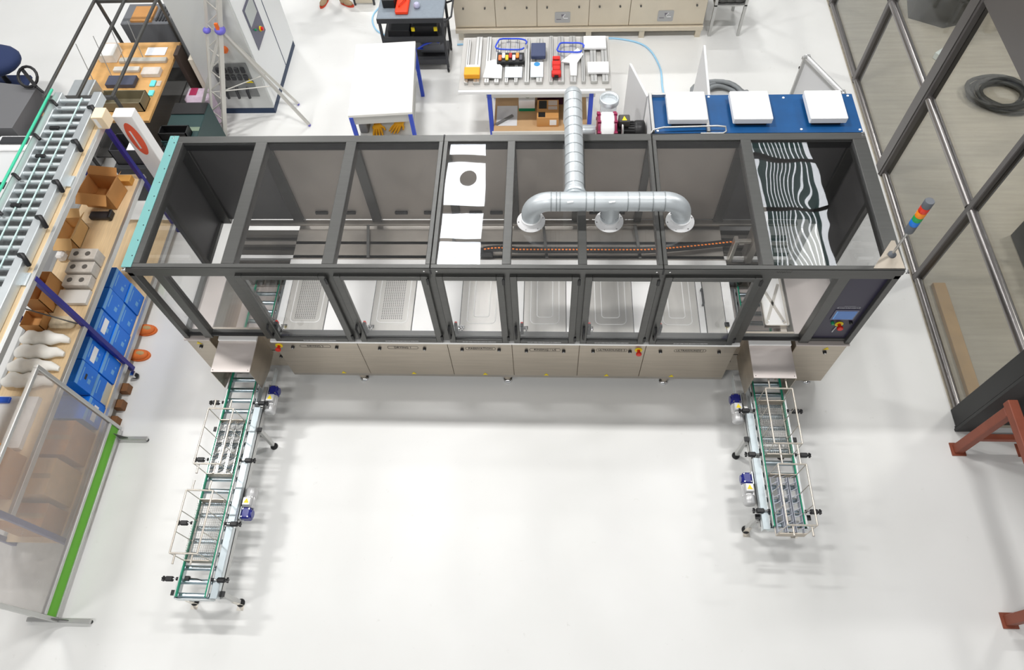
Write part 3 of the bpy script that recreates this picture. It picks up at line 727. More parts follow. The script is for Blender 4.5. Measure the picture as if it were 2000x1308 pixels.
# ------------------------------------------------------------------ wire baskets
def basket(name, label, x0, x1, y0, y1, kind, prong=.09, zt=.865):
    z0 = .492; t = thing(name, label, 'basket', ((x0 + x1) / 2, (y0 + y1) / 2, z0))
    r = .0085
    tf = MB()
    P = [(x0, y0, zt), (x1, y0, zt), (x1, y1, zt), (x0, y1, zt)]
    for i in range(4): tf.cyl(P[i], P[(i + 1) % 4], r, 8)
    tf.build('top_frame', BWIRE, t)
    for x in (x0, x1):
        for k in range(4):
            y = y0 + (y1 - y0) * k / 3; MB().cyl((x, y, z0 + .01), (x, y, zt), r * .5, 6).build('upright', BWIRE, t)
    bf = MB(); B = [(p[0], p[1], z0 + .012) for p in P]
    for i in range(4): bf.cyl(B[i], B[(i + 1) % 4], r * .8, 6)
    bf.build('bottom_frame', BWIRE, t)
    for x in (x0 + .045, x1 - .045):
        for ya, yb in ((y0, y0 - prong), (y1, y1 + prong)): MB().cyl((x, ya, zt - .012), (x, yb, zt - .012), r, 8).cyl((x, yb, zt - .012), (x, yb + .006, zt - .012), r * 1.25, 8).build('handle_pin', BWIRE, t)
    for y in (y0, y1): MB().box(x0, x1, y - .003, y + .003, z0 + .01, z0 + .1).build('end_sheet', STEEL, t)
    fine = MB()
    if kind == 'mesh':
        n = 26
        for k in range(n + 1):
            y = y0 + (y1 - y0) * k / n; fine.box(x0, x1, y - .0012, y + .0012, z0 + .01, z0 + .013)
            for x in (x0, x1): fine.box(x - .001, x + .001, y - .001, y + .001, z0 + .01, z0 + .11)
        for k in range(14):
            x = x0 + (x1 - x0) * k / 13; fine.box(x - .0012, x + .0012, y0, y1, z0 + .009, z0 + .012)
        for k in range(3):
            for x in (x0, x1): fine.box(x - .001, x + .001, y0, y1, z0 + .035 * (k + 1), z0 + .035 * (k + 1) + .002)
        fine.build('wire_mesh', mat('mesh_wire_grey', C(150, 148, 144), .4, .5), t, kind='stuff')
    else:
        for i in range(3):
            x = x0 + (x1 - x0) * (i + .5) / 3
            dv = MB().box(x - .03, x + .03, y0 + .02, y1 - .02, z0 + .012, z0 + .05)
            dv = MB()
            for s in (-.034, .034): dv.box(x + s - .003, x + s + .003, y0 + .02, y1 - .02, z0 + .012, z0 + .07)
            for k in range(9):
                y = y0 + .03 + (y1 - y0 - .06) * k / 8
                dv.bar((x - .034, y, z0 + .04), (x + .034, y + .03, z0 + .07), .006, .02)
            dv.build('divider_row', CHROME if kind == 'a' else mat('grey_clip_plastic', C(176, 180, 190), .4), t, kind='stuff')
        for k in range(4):
            y = y0 + .07 + (y1 - y0 - .14) * k / 3; fine.cyl((x0, y, z0 + .012), (x1, y, z0 + .012), .004, 6)
        fine.build('cross_wire', WIRE, t, kind='stuff')
    return t
basket('wire_basket', 'wire basket with metal dividers, nearer the left tunnel hood', .402, .652, -1.30, -.735, 'a')
basket('wire_basket', 'fine mesh wire basket near the free end of the long left conveyor', .402, .652, -2.125, -1.555, 'mesh')
basket('wire_basket', 'mesh wire basket partly under the right tunnel hood', 5.814, 6.067, -1.005, -.445, 'mesh', .1)
basket('wire_basket', 'wire basket with grey divider strips at the free end of the right conveyor', 5.814, 6.067, -1.76, -1.205, 'b')

# ------------------------------------------------------------------ exhaust duct on roof
du = thing('exhaust_duct', 'galvanised spiral exhaust duct with three inlets on the machine roof', 'duct', (4.24, .52, 2.2))
R_ = .083; ya = .53; za = 2.44
xs = (3.56, 4.245, 4.86)
def seams(parent, p0, p1, r, step=.115, first=.04):
    p0, p1 = Vector(p0), Vector(p1); d = p1 - p0; L = d.length; d.normalize(); q = first
    while q < L - .02:
        MB().cyl(p0 + d * (q - .003), p0 + d * (q + .003), r + .0025, 20, cap=False).build('spiral_seam', SEAM, parent); q += step
for x in xs:
    f = MB().lathe([(.085, .0), (.125, .0), (.125, .008), (.088, .01), (.086, .05)], (x, .51, 2.2), 28).build('roof_flange', WHITEINK, du)
    for k in range(6): MB().cyl((x + .11 * math.cos(k + .3), .51 + .11 * math.sin(k + .3), 2.208), (x + .11 * math.cos(k + .3), .51 + .11 * math.sin(k + .3), 2.212), .006, 6).build('screw', CHROME, f)
rb = .165
for x, s in ((xs[0], 1), (xs[2], -1)):
    pts = [Vector((x, ya - .02, 2.205))] + arc((x + s * rb, ya, za - rb), rb, PI if s > 0 else 0, PI / 2, 10)
    MB().tube(pts, R_, 24).build('elbow', GALV, du)
    seams(du, (x, ya - .01, 2.21), (x, ya, za - rb), R_, .04, .02)
p = MB().cyl((xs[0] + rb - .01, ya, za), (xs[2] - rb + .01, ya, za), R_, 28).build('cross_pipe', GALV, du)
for x in (3.735, 3.78, 3.81, 4.03, 4.1, 4.38, 4.475, 4.59, 4.69): MB().cyl((x - .004, ya, za), (x + .004, ya, za), R_ + .004, 24, cap=False).build('seam', SEAM, p)
for x, a in ((3.9, .5), (4.25, .25)): MB().bar((x - .03, ya - .06, za + .062), (x + .02, ya - .054, za + .066), .018, .002).build('sticker', WHITEP, p)
MB().cyl((xs[1], ya - .015, 2.2), (xs[1], ya, za), R_ * .98, 24).build('drop_pipe', GALV, du)
seams(du, (xs[1], ya - .015, 2.2), (xs[1], ya, za - .09), R_ * .98, .05, .03)
xm = 3.936; ye = 1.80
MB().cyl((xm, ya + .05, za), (xm, ye, za), R_, 28).build('main_pipe', GALV, du)
MB().lathe([(.092, ya + .07), (.1, ya + .085), (.086, ya + .13)], (xm, 0, za), 24, 'Y').build('saddle_collar', GALV, du)
seams(du, (xm, ya + .1, za), (xm, ye, za), R_, .112, .06)
pts = arc((xm, ye, za - .1), .1, PI / 2, 0, 8, ('y', 'z')) + [Vector((xm, ye + .1, 2.05))] 
MB().tube(pts, R_, 24).build('elbow', GALV, du)
pts = [Vector((xm, ye + .1, 2.08))] + arc((xm + .13, ye + .1, 2.04), .13, PI, 1.5 * PI, 8) + [Vector((4.18, ye + .1, 1.91))]
MB().tube(pts, .075, 20).build('elbow', GALV, du)
# blower
bl = thing('blower_fan', 'white blower with maroon flanges and black motor behind the machine', 'blower', (4.3, 1.9, 0))
bz, by = 1.93, 1.9
MB().lathe([(.03, -.075), (.165, -.07), (.18, -.05), (.18, .05), (.165, .07), (.03, .075)], (4.29, by, bz), 28, 'X').build('volute', WHITEP, bl)
for s in (-.082, .082):
    f = MB().lathe([(.12, -.01), (.172, -.01), (.172, .01), (.12, .01)], (4.29 + s, by, bz), 24, 'X').build('flange', MAROON, bl)
    for k in range(10):
        a = 2 * PI * k / 10; MB().box(4.29 + s - .016, 4.29 + s + .016, by + .172 * math.cos(a) - .012, by + .172 * math.cos(a) + .012, bz + .172 * math.sin(a) - .012, bz + .172 * math.sin(a) + .012).build('clip', MAROON, f)
mo = MB().cyl((4.37, by, bz), (4.59, by, bz), .085, 20)
for k in range(20):
    a = 2 * PI * k / 20; mo.box(4.4, 4.56, by + .088 * math.cos(a) - .005, by + .088 * math.cos(a) + .005, bz + .088 * math.sin(a) - .005, bz + .088 * math.sin(a) + .005)
mo = mo.build('motor', BLACK, bl)
MB().lathe([(.095, 0), (.1, .02), (.1, .09), (.07, .105), (.02, .108)], (4.57, by, bz), 22, 'X').build('fan_cover', BLACK, mo)
MB().box(4.4, 4.51, by - .05, by + .05, bz + .09, bz + .17, .01).build('terminal_box', mat('dark_grey_plastic', C(72, 70, 68), .5), mo)
MB().prism([(4.43, by - .04, bz + .171), (4.48, by - .04, bz + .171), (4.455, by + .02, bz + .171)], (0, 0, .001)).build('warning_sticker', YELLOW, mo)
MB().tube([(4.44, by - .05, bz + .12), (4.44, by - .1, bz + .1), (4.44, by - .14, bz - .1), (4.44, by - .14, bz - .3)], .012, 8).build('motor_cable', ALU, mo)
MB().box(4.16, 4.64, by - .12, by + .15, .0, .05).box(4.18, 4.22, by - .1, by + .1, .05, 1.78).box(4.55, 4.6, by - .1, by + .1, .05, 1.84).build('stand', ALU, bl)
MB().cyl((4.32, 2.2, 1.55), (4.32, 2.2, 2.02), .085, 20, cap=False).build('clear_outlet_tube', G_CLEAR, bl)
MB().lathe([(.095, 0), (.1, .01), (.1, .06), (.088, .07), (.075, .03)], (4.32, 2.2, 2.02), 22).build('outlet_collar', GALV, bl)
MB().box(4.26, 4.36, 2.02, 2.25, 1.5, 1.6, .01).build('outlet_duct', WHITEP, bl)

# ------------------------------------------------------------------ switch cabinet behind machine
ec = thing('switch_cabinet', 'tall white switch cabinet with blue filmed top behind the machine', 'cabinet', (5.68, 1.86, 0))
MB().box(4.69, 6.665, 1.6, 2.12, 0.0, 2.17, .004).build('body', WHITEP, ec)
for a, b in ((4.69, 5.235), (5.24, 6.665)): MB().box(a, b, 1.6, 2.12, 2.17, 2.178).build('top_film', BLUETOP, ec)
for x, y in ((4.75, 1.63), (5.28, 2.09), (6.0, 2.07), (6.62, 2.09), (6.1, 1.64), (6.64, 1.63)): MB().cyl((x, y, 2.178), (x, y, 2.184), .012, 8).build('plug', WHITEP, ec)
for q in ((4.69, 4.72, 1.6, 2.12), (5.21, 5.24, 1.6, 2.12), (4.72, 5.21, 2.09, 2.12)): bx('frame_profile', ALU, ec, q[0], q[1], q[2], q[3], 2.178, 2.215, .003)
FAN = [(4.845, 5.215), (5.455, 5.82), (6.165, 6.51)]
for a, b in FAN:
    f = MB().box(a, b, 1.675, 2.055, 2.215, 2.285, .008).build('fan_hood', WHITEP, ec)
    bx('hood_foot', BLACK, f, a + .04, b - .04, 1.7, 2.03, 2.178, 2.215)
MB().tube([(4.66, 1.57, 2.15), (4.7, 1.6, 2.225), (4.8, 1.62, 2.235), (5.3, 1.635, 2.235), (5.38, 1.63, 2.23), (5.39, 1.6, 2.2), (5.36, 1.585, 2.19), (5.15, 1.585, 2.19)], .009, 8).build('supply_cable', ALU, ec)
def swing_door(hx, hy, fx, fy, z0, z1, framed=False):
    d = MB().bar((hx, hy, (z0 + z1) / 2), (fx, fy, (z0 + z1) / 2), .025, z1 - z0, c=.003).build('door', mat('grey_white_door', C(214, 214, 214), .5), ec)
    if framed:
        u = (Vector((fx, fy, 0)) - Vector((hx, hy, 0))).normalized(); n = Vector((-u.y, u.x, 0)) * -1
        h, f = Vector((hx, hy, 0)), Vector((fx, fy, 0))
        for a, b in (((h, z1 - .03), (f, z1 - .03)), ((h, z0 + .03), (f, z0 + .03)), ((f - u * .03, z0), (f - u * .03, z1)), ((h + u * .03, z0), (h + u * .03, z1))):
            for s in (-1, 1):
                MB().bar(a[0] + Vector((0, 0, a[1])) + n * .02 * s, b[0] + Vector((0, 0, b[1])) + n * .02 * s, .03, .03).build('door_rail', ALU, d)
        MB().cyl(f + Vector((0, 0, z1 - .15)) - u * .02 - n * .03, f + Vector((0, 0, z1 - .15)) - u * .02 + n * .03, .02, 10).build('door_latch', BLACK, d)
    return d
swing_door(4.69, 2.13, 4.545, 2.62, .1, 2.16)
swing_door(5.3, 2.13, 5.335, 2.92, .1, 2.14)
swing_door(6.6, 2.14, 6.33, 2.72, .1, 2.17, True)
# ------------------------------------------------------------------ storage rack on the left
WOOD = mat('pale_beech_board', C(222, 196, 156), 0.55, var=.08, vscale=4, stretch=(14, 1, 14))
NAVYB = mat('blue_rack_paint', C(28, 28, 128), 0.4)
CARD = mat('brown_cardboard', C(196, 142, 84), 0.8, var=.06, vscale=5)
CARDL = mat('pale_cardboard', C(216, 176, 120), 0.8, var=.05, vscale=5)
BOXB = mat('bright_blue_carton', C(8, 116, 224), 0.45)
BOXD = mat('pale_blue_print', C(110, 170, 225), 0.5)
rk = thing('storage_rack', 'long storage rack with wooden shelves and blue uprights on the left', 'shelf', (-1.5, .15, 0))
RX0, RX1, RY0, RY1 = -1.69, -1.08, -1.9, 2.2
for z in (.17, 1.0, 1.85):
    sh = MB().box(RX0, RX1 - .02, RY0, RY1, z - .03, z, .002).build('shelf_board', WOOD, rk)
    for xs in (RX1, RX0): 
        MB().box(xs - .02, xs + .02, RY0, RY1, z - .055, z + .008, .004).build('shelf_beam', ALU, sh)
for y in (RY0 + .02, .13, RY1 - .05):
    for xs in (RX1, RX0): 
        MB().box(xs - .025, xs + .025, y - .025, y + .025, 0, 1.84, .003).build('upright', NAVYB, rk)
MB().cyl((-1.67, .1, 1.5), (-1.1, .1, 1.06), .008, 6).build('brace_rod', FRAME, rk)
# blue cartons on the bottom shelf
def carton(x0, x1, y0, y1, z0, z1, label, variant=0):
    t = thing('blue_carton', label, 'carton', ((x0 + x1) / 2, (y0 + y1) / 2, z0), 'blue cartons on the rack')
    MB().box(x0, x1, y0, y1, z0, z1, .003).build('box', BOXB, t)
    bx('top_band', BOXD, t, x1, x1 + .001, y0 + .004, y1 - .004, z1 - .05, z1 - .003)
    h = z1 - z0; ym = (y0 + y1) / 2
    bx('print_line', BOXD, t, x1, x1 + .001, y0 + .06, y1 - .05, z1 - .085, z1 - .07)
    bx('print_block', BOXD, t, x1, x1 + .001, ym - .05, ym + .0, z0 + .07, z0 + .12)
    bx('print_block', BOXD, t, x1, x1 + .001, ym + .03, ym + .05, z0 + .06, z0 + .08)
    if variant == 1: bx('address_label', WHITEP, t, x1, x1 + .0015, y0 + .04, y1 - .05, z0 + .11, z0 + .19)
    if variant == 2: bx('hand_hole', BLACK, t, x1, x1 + .0015, ym - .03, ym + .03, z0 + .15, z0 + .18)
    if variant == 3: MB().box(x1 - .005, x1 + .002, y0 + .01, y1 - .01, z0, z0 + .11).build('torn_flap', mat('grey_paper', C(205, 200, 184), .8), t)
rows = ['bottom', 'upper']
k = 0
for gi, (ya, ncol) in enumerate(((.2, 3), (-.70, 3))):
    for c in range(ncol):
        for r in (0, 1):
            y0 = ya + c * .272
            if gi == 1 and c == 0 and r == 1: continue
            z0 = .172 + r * .312
            dx = -.01 * ((c + r) % 2)
            names = {0: 'nearest the blue upright', 1: 'in the middle of its row', 2: 'farthest along its row'} if gi == 0 else {0: 'nearest the framed screen', 1: 'in the middle of its row', 2: 'nearest the blue upright'}
            gl = 'beyond the upright' if gi == 0 else 'beside the screen'
            var = {(0, 0, 1): 1, (1, 2, 1): 1, (1, 1, 1): 2, (1, 1, 0): 3, (1, 0, 0): 1}.get((gi, c, r), 0)
            carton(-1.5 + dx, -1.115 + dx, y0, y0 + .262, z0, z0 + .305, 'blue carton in the %s row %s, %s' % (rows[r], gl, names[c]), var)
# cardboard boxes and parts on the middle shelf
def open_box(name, label, x0, x1, y0, y1, z0, z1, m, flaps=True, rot=0.0, t=.006):
    r = thing(name, label, 'box', ((x0 + x1) / 2, (y0 + y1) / 2, z0))
    bx('bottom', m, r, x0, x1, y0, y1, z0, z0 + t)
    for q in ((x0, x1, y0, y0 + t), (x0, x1, y1 - t, y1), (x0, x0 + t, y0, y1), (x1 - t, x1, y0, y1)): bx('side', m, r, *q, z0, z1)
    if flaps:
        h = (y1 - y0) * .45
        MB().add([(x0, y0, z1), (x1, y0, z1), (x1 + .02, y0 - h * .8, z1 - h * .5), (x0, y0 - h * .8, z1 - h * .5)], [(0, 1, 2, 3)]).prism([(x0, y0 - .001, z1), (x1, y0 - .001, z1), (x1 + .02, y0 - h * .8, z1 - h * .5), (x0, y0 - h * .8, z1 - h * .5)], (0, 0, .004)).build('flap', m, r)
        MB().prism([(x0, y1, z1), (x1, y1, z1), (x1, y1 + h * .5, z1 + h * .5), (x0, y1 + h * .5, z1 + h * .5)], (0, 0, .004)).build('flap', m, r)
        MB().prism([(x1, y0, z1), (x1, y1, z1), (x1 + .1, y1, z1 + .09), (x1 + .1, y0, z1 + .09)], (0, 0, .004)).build('flap', m, r)
    r.rotation_euler[2] = rot
    return r
open_box('cardboard_box', 'large open brown cardboard box on the middle rack shelf near its far end', -1.56, -1.2, 1.68, 1.97, 1.001, 1.24, CARD, rot=-.12)
open_box('cardboard_box', 'open cardboard box behind the black tool on the middle rack shelf', -1.66, -1.46, 1.1, 1.4, 1.001, 1.18, CARDL)
open_box('cardboard_box', 'open cardboard box holding grey parts beside the metal blocks', -1.66, -1.46, .27, .62, 1.001, 1.25, CARD, flaps=False)
bx('plywood_board', mat('golden_plywood', C(206, 150, 70), .6), None, -1.62, -1.15, 2.02, 2.12, 1.001, 1.08, .004, label='golden plywood board across the far end of the middle shelf', cat='board')
bt = thing('black_tool', 'black cordless tool battery lying on the middle rack shelf', 'tool', (-1.35, 1.55, 1.001))
MB().box(-1.48, -1.24, 1.5, 1.6, 1.001, 1.06, .015).build('body', mat('charcoal_plastic', C(52, 52, 56), .5), bt)
MB().box(-1.26, -1.22, 1.49, 1.61, 1.001, 1.075, .01).build('end_cap', BLACK, bt)
BLK = mat('grey_cast_block', C(196, 190, 182), .5, var=.1, vscale=20)
for i in range(3):
    b = thing('metal_block', 'pale machined metal block, %s of the three beside the rack edge' % ['nearest', 'middle one', 'farthest'][i], 'block', (-1.25, .62 + i * .15, 1.001), 'machined metal blocks')
    MB().box(-1.42, -1.13, .55 + i * .15, .69 + i * .15, 1.001, 1.1 + .03 * i, .006).build('body', BLK, b)
    for xx in (-1.35, -1.22): MB().cyl((xx, .62 + i * .15, 1.1 + .03 * i), (xx, .62 + i * .15, 1.102 + .03 * i), .03, 10).build('bore', mat('bore_dark', C(90, 86, 82), .6), b)
bx('flat_carton', mat('pale_grey_card', C(214, 212, 208), .7), None, -1.45, -1.12, .36, .53, 1.001, 1.05, .004, label='flat pale grey carton in front of the metal blocks', cat='carton')
bx('white_pot', WHITEP, None, -1.64, -1.55, .92, 1.02, 1.001, 1.1, .02, label='small white tub at the back of the middle shelf', cat='tub')
# white padded bags
BAG = mat('white_wrap', C(238, 237, 232), .55, bump=.4, bscale=14)
def bag(x, y, z, lx, ly, lz, label):
    m_ = MB(); nx, ny = 12, 6
    prof = []
    for i in range(nx + 1):
        u = i / nx; wv = min(1, .55 + u * 3) if u < .62 else max(.5, 1 - (u - .62) * 1.6) if u < .94 else .35
        prof.append((x + lx * (u - .5), max(.12, wv)))
    pts = [(p[0], y, z + lz * .5 * p[1] + .002) for p in prof]
    o = len(m_.v); m_.tube(pts, 1, 14, rad=[lz * .5 * p[1] for p in prof])
    for i in range(len(m_.v)):
        v = m_.v[i]; m_.v[i] = (v[0], y + (v[1] - y) * ly / lz + .01 * math.sin(v[0] * 40), max(z + .001, v[2] + .008 * math.sin(v[0] * 31 + v[1] * 27)))
    m_.build('white_bag', BAG, label=label, cat='bag', group='white wrapped bags on the middle shelf')
for i in range(4):
    bag(-1.39, -.07 - i * .16, 1.001, .5, .15, .12, 'white wrapped bag on the middle shelf, %s from the blue upright' % ['first', 'second', 'third', 'fourth'][i])
open_box('cardboard_box', 'brown carton of crumpled paper behind the white bags', -1.66, -1.45, .04, .22, 1.001, 1.12, CARD, flaps=False)
bx('crumpled_paper', mat('brown_paper', C(206, 192, 166), .9, var=.2, vscale=15, bump=.6, bscale=20), None, -1.42, -1.15, .06, .2, 1.001, 1.08, .03, label='crumpled packing paper beside the first white bag', cat='paper')
sk_ = thing('paper_sheet_stack', 'stack of white sheets with a blue tape roll at the rack end', 'paper', (-1.5, -.95, 1.001))
bx('sheets', mat('white_paper', C(236, 236, 236), .8, var=.04, vscale=8), sk_, -1.66, -1.2, -1.25, -.72, 1.001, 1.06, .003)
bx('blue_tape', mat('blue_tape', C(30, 90, 210), .4), sk_, -1.58, -1.46, -.8, -.74, 1.06, 1.09, .006)
# cartons behind the screen
for (nm, lb_, q, m_) in (('cardboard_box', 'brown closed cardboard box behind the screen, farther on the bottom shelf', (-1.55, -1.12, -1.12, -.75, .172, .55), CARD), ('cardboard_box', 'pale cardboard box behind the screen, nearer on the bottom shelf', (-1.6, -1.12, -1.55, -1.18, .172, .62), CARDL), ('cardboard_box', 'brown cardboard box behind the screen at the rack end', (-1.55, -1.12, -1.85, -1.6, .172, .5), CARD), ('cardboard_box', 'tall brown cardboard box behind the screen on the middle shelf', (-1.6, -1.12, -1.72, -1.32, 1.001, 1.38), CARD)):
    t = thing(nm, lb_, 'box', ((q[0] + q[1]) / 2, (q[2] + q[3]) / 2, q[4]))
    MB().box(*q, .004).build('box', m_, t); bx('tape', mat('packing_tape', C(186, 150, 100), .4), t, q[0], q[1], (q[2] + q[3]) / 2 - .025, (q[2] + q[3]) / 2 + .025, q[5], q[5] + .001)
# loose roller conveyor section on top
lc = thing('conveyor_section', 'loose roller conveyor section lying on top of the storage rack', 'conveyor', (-1.41, .9, 1.85))
for xs in (-1.19, -1.63): MB().box(xs - .045, xs + .045, -.7, 2.5, 1.855, 1.965, .006).build('side_channel', GALVR, lc)
bx('under_pan', mat('mid_grey_pan', C(110, 112, 112), .5), lc, -1.59, -1.23, -.7, 2.5, 1.852, 1.86)
f = None
for i in range(27):
    if f is None: f = MB().cyl((-1.59, -.64, 1.925), (-1.23, -.64, 1.925), .025, 12).build('roller', GALVR, lc)
    else: dup(f, (0, i * .117, 0))
MB().tube([(-1.68, -.65, 2.0), (-1.68, 2.5, 2.0)], .014, 8).build('guide_rod', MINT, lc)
MB().tube([(-1.33, -.6, 1.965), (-1.33, 2.4, 1.965)], .008, 6).build('guide_rod', mat('pale_aqua', C(190, 218, 214), .5), lc)
MB().tube([(-1.47, -.6, 1.96), (-1.47, 1.9, 1.96)], .008, 6).build('guide_rod', MATS['pale_aqua'], lc)
for y in (2.25, 1.75, 1.2, .75, .3):
    MB().tube([(-1.2, y, 1.97), (-1.14, y - .02, 2.0), (-1.12, y - .05, 1.97), (-1.12, y - .07, 1.9)], .022, 8).build('guide_clamp', BLACK, lc)
    MB().tube([(-1.66, y + .1, 1.97), (-1.6, y + .06, 2.01), (-1.55, y + .02, 1.98)], .018, 8).build('guide_clamp', BLACK, lc)
for y in (1.3, .1):
    MB().box(-1.17, -1.1, y - .07, y + .07, 1.852, 1.87).box(-1.17, -1.155, y - .07, y + .07, 1.852, 1.94).build('foot_bracket', GALVR, lc)
for y in (1.95, 1.55, .9):
    MB().box(-1.52, -1.42, y - .02, y + .02, 1.955, 1.98, .004).build('sensor', BLACK, lc)
# tall white carton at rack end
wc = thing('tall_carton', 'tall white carton with red oval print standing at the rack end', 'carton', (-.92, 2.33, 0))
MB().box(-1.03, -.81, 2.26, 2.4, 0, 1.83, .006).build('box', mat('white_carton', C(240, 239, 237), .5), wc)
ov = [(-.92 + .075 * math.cos(a * PI / 12), 2.259, 1.5 + .24 * math.sin(a * PI / 12)) for a in range(24)]
MB().prism(ov, (0, -.001, 0)).build('red_oval', mat('orange_red_print', C(236, 98, 66), .5), wc)
bx('oval_script', WHITEINK, wc, -.945, -.925, 2.2565, 2.2575, 1.36, 1.62)
ms = thing('small_carton', 'small pale carton standing on the far end of the rack top', 'carton', (-1.05, 2.12, 1.86))
MB().box(-1.085, -.96, 2.04, 2.19, 1.86, 2.02, .004).build('box', mat('cream_card', C(240, 218, 184), .7), ms)
bx('end_label', WHITEP, ms, -1.07, -1.03, 2.039, 2.0395, 1.88, 2.0)
# clogs under the rack
CLOG = mat('orange_clog_rubber', C(216, 112, 48), .6)
SOLE = mat('clog_tread', C(176, 150, 104), .7)
for i, (x, y) in enumerate(((-1.06, .64), (-1.04, .3))):
    c = thing('work_clog', ['orange work clog under the rack beside the blue cartons beyond the upright', 'orange work clog under the rack level with the blue upright'][i], 'shoe', (x, y, 0), 'orange clogs')
    pr = [(1e-3, .0)]
    sole = [(x + .13 * math.cos(a * PI / 10) * (1 if math.cos(a * PI / 10) > 0 else 1.1), y + .075 * math.sin(a * PI / 10), 0) for a in range(20)]
    MB().prism(sole, (0, 0, .025)).build('sole', CLOG, c)
    MB().ball((x - .01, y, .035), .1, 16, 8, (1.2, .68, .55)).build('upper', CLOG, c)
    MB().ball((x + .02, y, .06), .06, 12, 6, (1.1, .6, .55)).build('insole', SOLE, c)
rf = thing('rack_caster', 'dark swivel caster beside the rack foot', 'caster', (-1.0, .02, 0))
MB().lathe([(.045, -.02), (.05, -.012), (.05, .012), (.045, .02)], (-1.0, .02, .05), 16, 'Y').build('wheel', BLACK, rf)
MB().box(-1.03, -.97, -.012, .052, .05, .11, .006).build('fork', CHROME, rf)
for i in range(3): MB().box(-1.1, -1.0, -.2 - i * .2, -.1 - i * .2, 0, .1, .004).build('wood_block', mat('dark_timber', C(120, 80, 46), .7), label='dark timber block under the rack, %s from the caster' % ['first', 'second', 'third'][i], cat='block', group='timber blocks under the rack')

# ------------------------------------------------------------------ framed screen
sc_ = thing('partition_screen', 'hazy plastic partition screen in aluminium frame with green strip', 'screen', (-.95, -1.6, 0))
xs = -.95; ya, yb, zt = -2.6, -.64, 1.55
for y in (ya, yb): MB().box(xs - .02, xs + .02, y - .02, y + .02, .06, zt, .004).build('frame_post', ALU, sc_)
for z in (.08, .27, zt - .02): MB().box(xs - .02, xs + .02, ya + .02, yb - .02, z - .02, z + .02, .004).build('frame_rail', ALU, sc_)
MB().box(xs - .003, xs + .003, ya + .02, yb - .02, .29, zt - .04).build('haze_panel', G_SCREEN, sc_)
MB().box(xs - .004, xs + .006, ya + .02, yb - .02, .1, .25).build('green_strip', mat('lime_green_panel', C(96, 172, 34), .5), sc_)
for y in (ya + .0, yb - .1):
    f = MB().box(xs - .3, xs + .33, y - .02, y + .02, .03, .06, .004).build('foot_bar', ALU, sc_)
    for x in (xs - .28, xs + .31): MB().cyl((x, y, 0), (x, y, .03), .018, 10).build('foot_pad', BLACK, f)
    MB().prism([(xs + .02, y - .003, .06), (xs + .12, y - .003, .06), (xs + .02, y - .003, .18)], (0, .006, 0)).build('gusset', FRAME, f)
MB().box(xs - .02, xs + .02, yb - .1, yb - .02, .045, .065).build('foot_link', ALU, sc_)
# ------------------------------------------------------------------ white table behind the machine
BLUEL = mat('blue_leg_paint', C(44, 76, 196), .4)
TTOP = mat('white_worktop', C(240, 239, 234), .5, var=.02, vscale=6)
wt = thing('white_table', 'white topped work table with blue legs behind the machine', 'table', (1.545, 3.97, 0))
MB().box(1.14, 1.95, 3.29, 4.65, .86, .9, .004).build('table_top', TTOP, wt)
bx('front_apron', mat('light_grey_paint', C(196, 196, 192), .5), wt, 1.16, 1.93, 3.3, 3.32, .74, .86)
bx('side_apron', MATS['light_grey_paint'], wt, 1.92, 1.94, 3.32, 4.62, .74, .86)
for x in (1.17, 1.92):
    for y in (3.31, 4.62): MB().box(x - .025, x + .025, y - .025, y + .025, 0, .86, .003).build('leg', BLUEL, wt)
bx('lower_shelf', MATS['light_grey_paint'], wt, 1.19, 1.9, 3.34, 4.6, .42, .45)
wt.rotation_euler[2] = .07
GLV = mat('yellow_glove_leather', C(236, 170, 24), .7)
def glove(x, y, z, rot, label):
    g = MB().ball((0, 0, .03), .07, 14, 8, (1.0, .8, .42))
    for i, (dx, L) in enumerate(((-.05, .09), (-.018, .11), (.016, .105), (.048, .085))):
        g.tube([(dx * .8, -.03, .03), (dx, -.07, .03), (dx * 1.15, -.07 - L * .5, .025), (dx * 1.2, -.07 - L, .018)], .015, 8, rad=[.017, .016, .014, .008])
    g.tube([(.05, .0, .03), (.085, -.03, .03), (.1, -.07, .02)], .015, 8, rad=[.018, .016, .009])
    g.tube([(0, .04, .03), (0, .13, .03)], .04, 10, rad=[.045, .05])
    M = Matrix.Translation((x, y, z)) @ Matrix.Rotation(rot, 4, 'Z')
    g.build('work_glove', GLV, label=label, cat='glove', group='yellow work gloves', M=M)
glove(1.45, 3.5, .455, .2, 'yellow work glove hanging over the shelf edge of the white table')
glove(1.73, 3.56, .455, -.4, 'yellow work glove lying crosswise beside the first under the table')
bx('grey_bin', mat('mid_grey_plastic', C(120, 120, 118), .5), None, 1.23, 1.34, 3.42, 3.62, .452, .6, .01, label='grey bin on the lower shelf of the white table', cat='bin')
# ------------------------------------------------------------------ bench with profiles
wb = thing('work_bench', 'work bench with blue legs carrying aluminium profiles', 'bench', (3.55, 4.2, 0))
MB().box(2.55, 4.5, 3.74, 4.76, .84, .88, .004).build('bench_top', mat('grey_bench_top', C(190, 188, 184), .6), wb)
bx('front_apron', mat('pale_steel_paint', C(214, 212, 206), .5), wb, 2.9, 4.3, 3.72, 3.74, .76, .86)
for x in (2.94, 4.25):
    for y in (3.74, 4.6): MB().box(x - .028, x + .028, y - .025, y + .025, 0, .84, .003).build('leg', BLUEL, wb)
bx('lower_shelf', mat('tan_board', C(196, 160, 118), .6, var=.04), wb, 2.97, 4.22, 3.62, 4.4, .25, .28)
bx('shelf_edge', MATS['pale_steel_paint'], wb, 2.95, 4.24, 3.6, 3.62, .2, .285)
bx('front_profile', WHITEP, wb, 2.55, 4.42, 3.69, 3.73, .84, .885, .003)
px_ = 2.62; k = 0
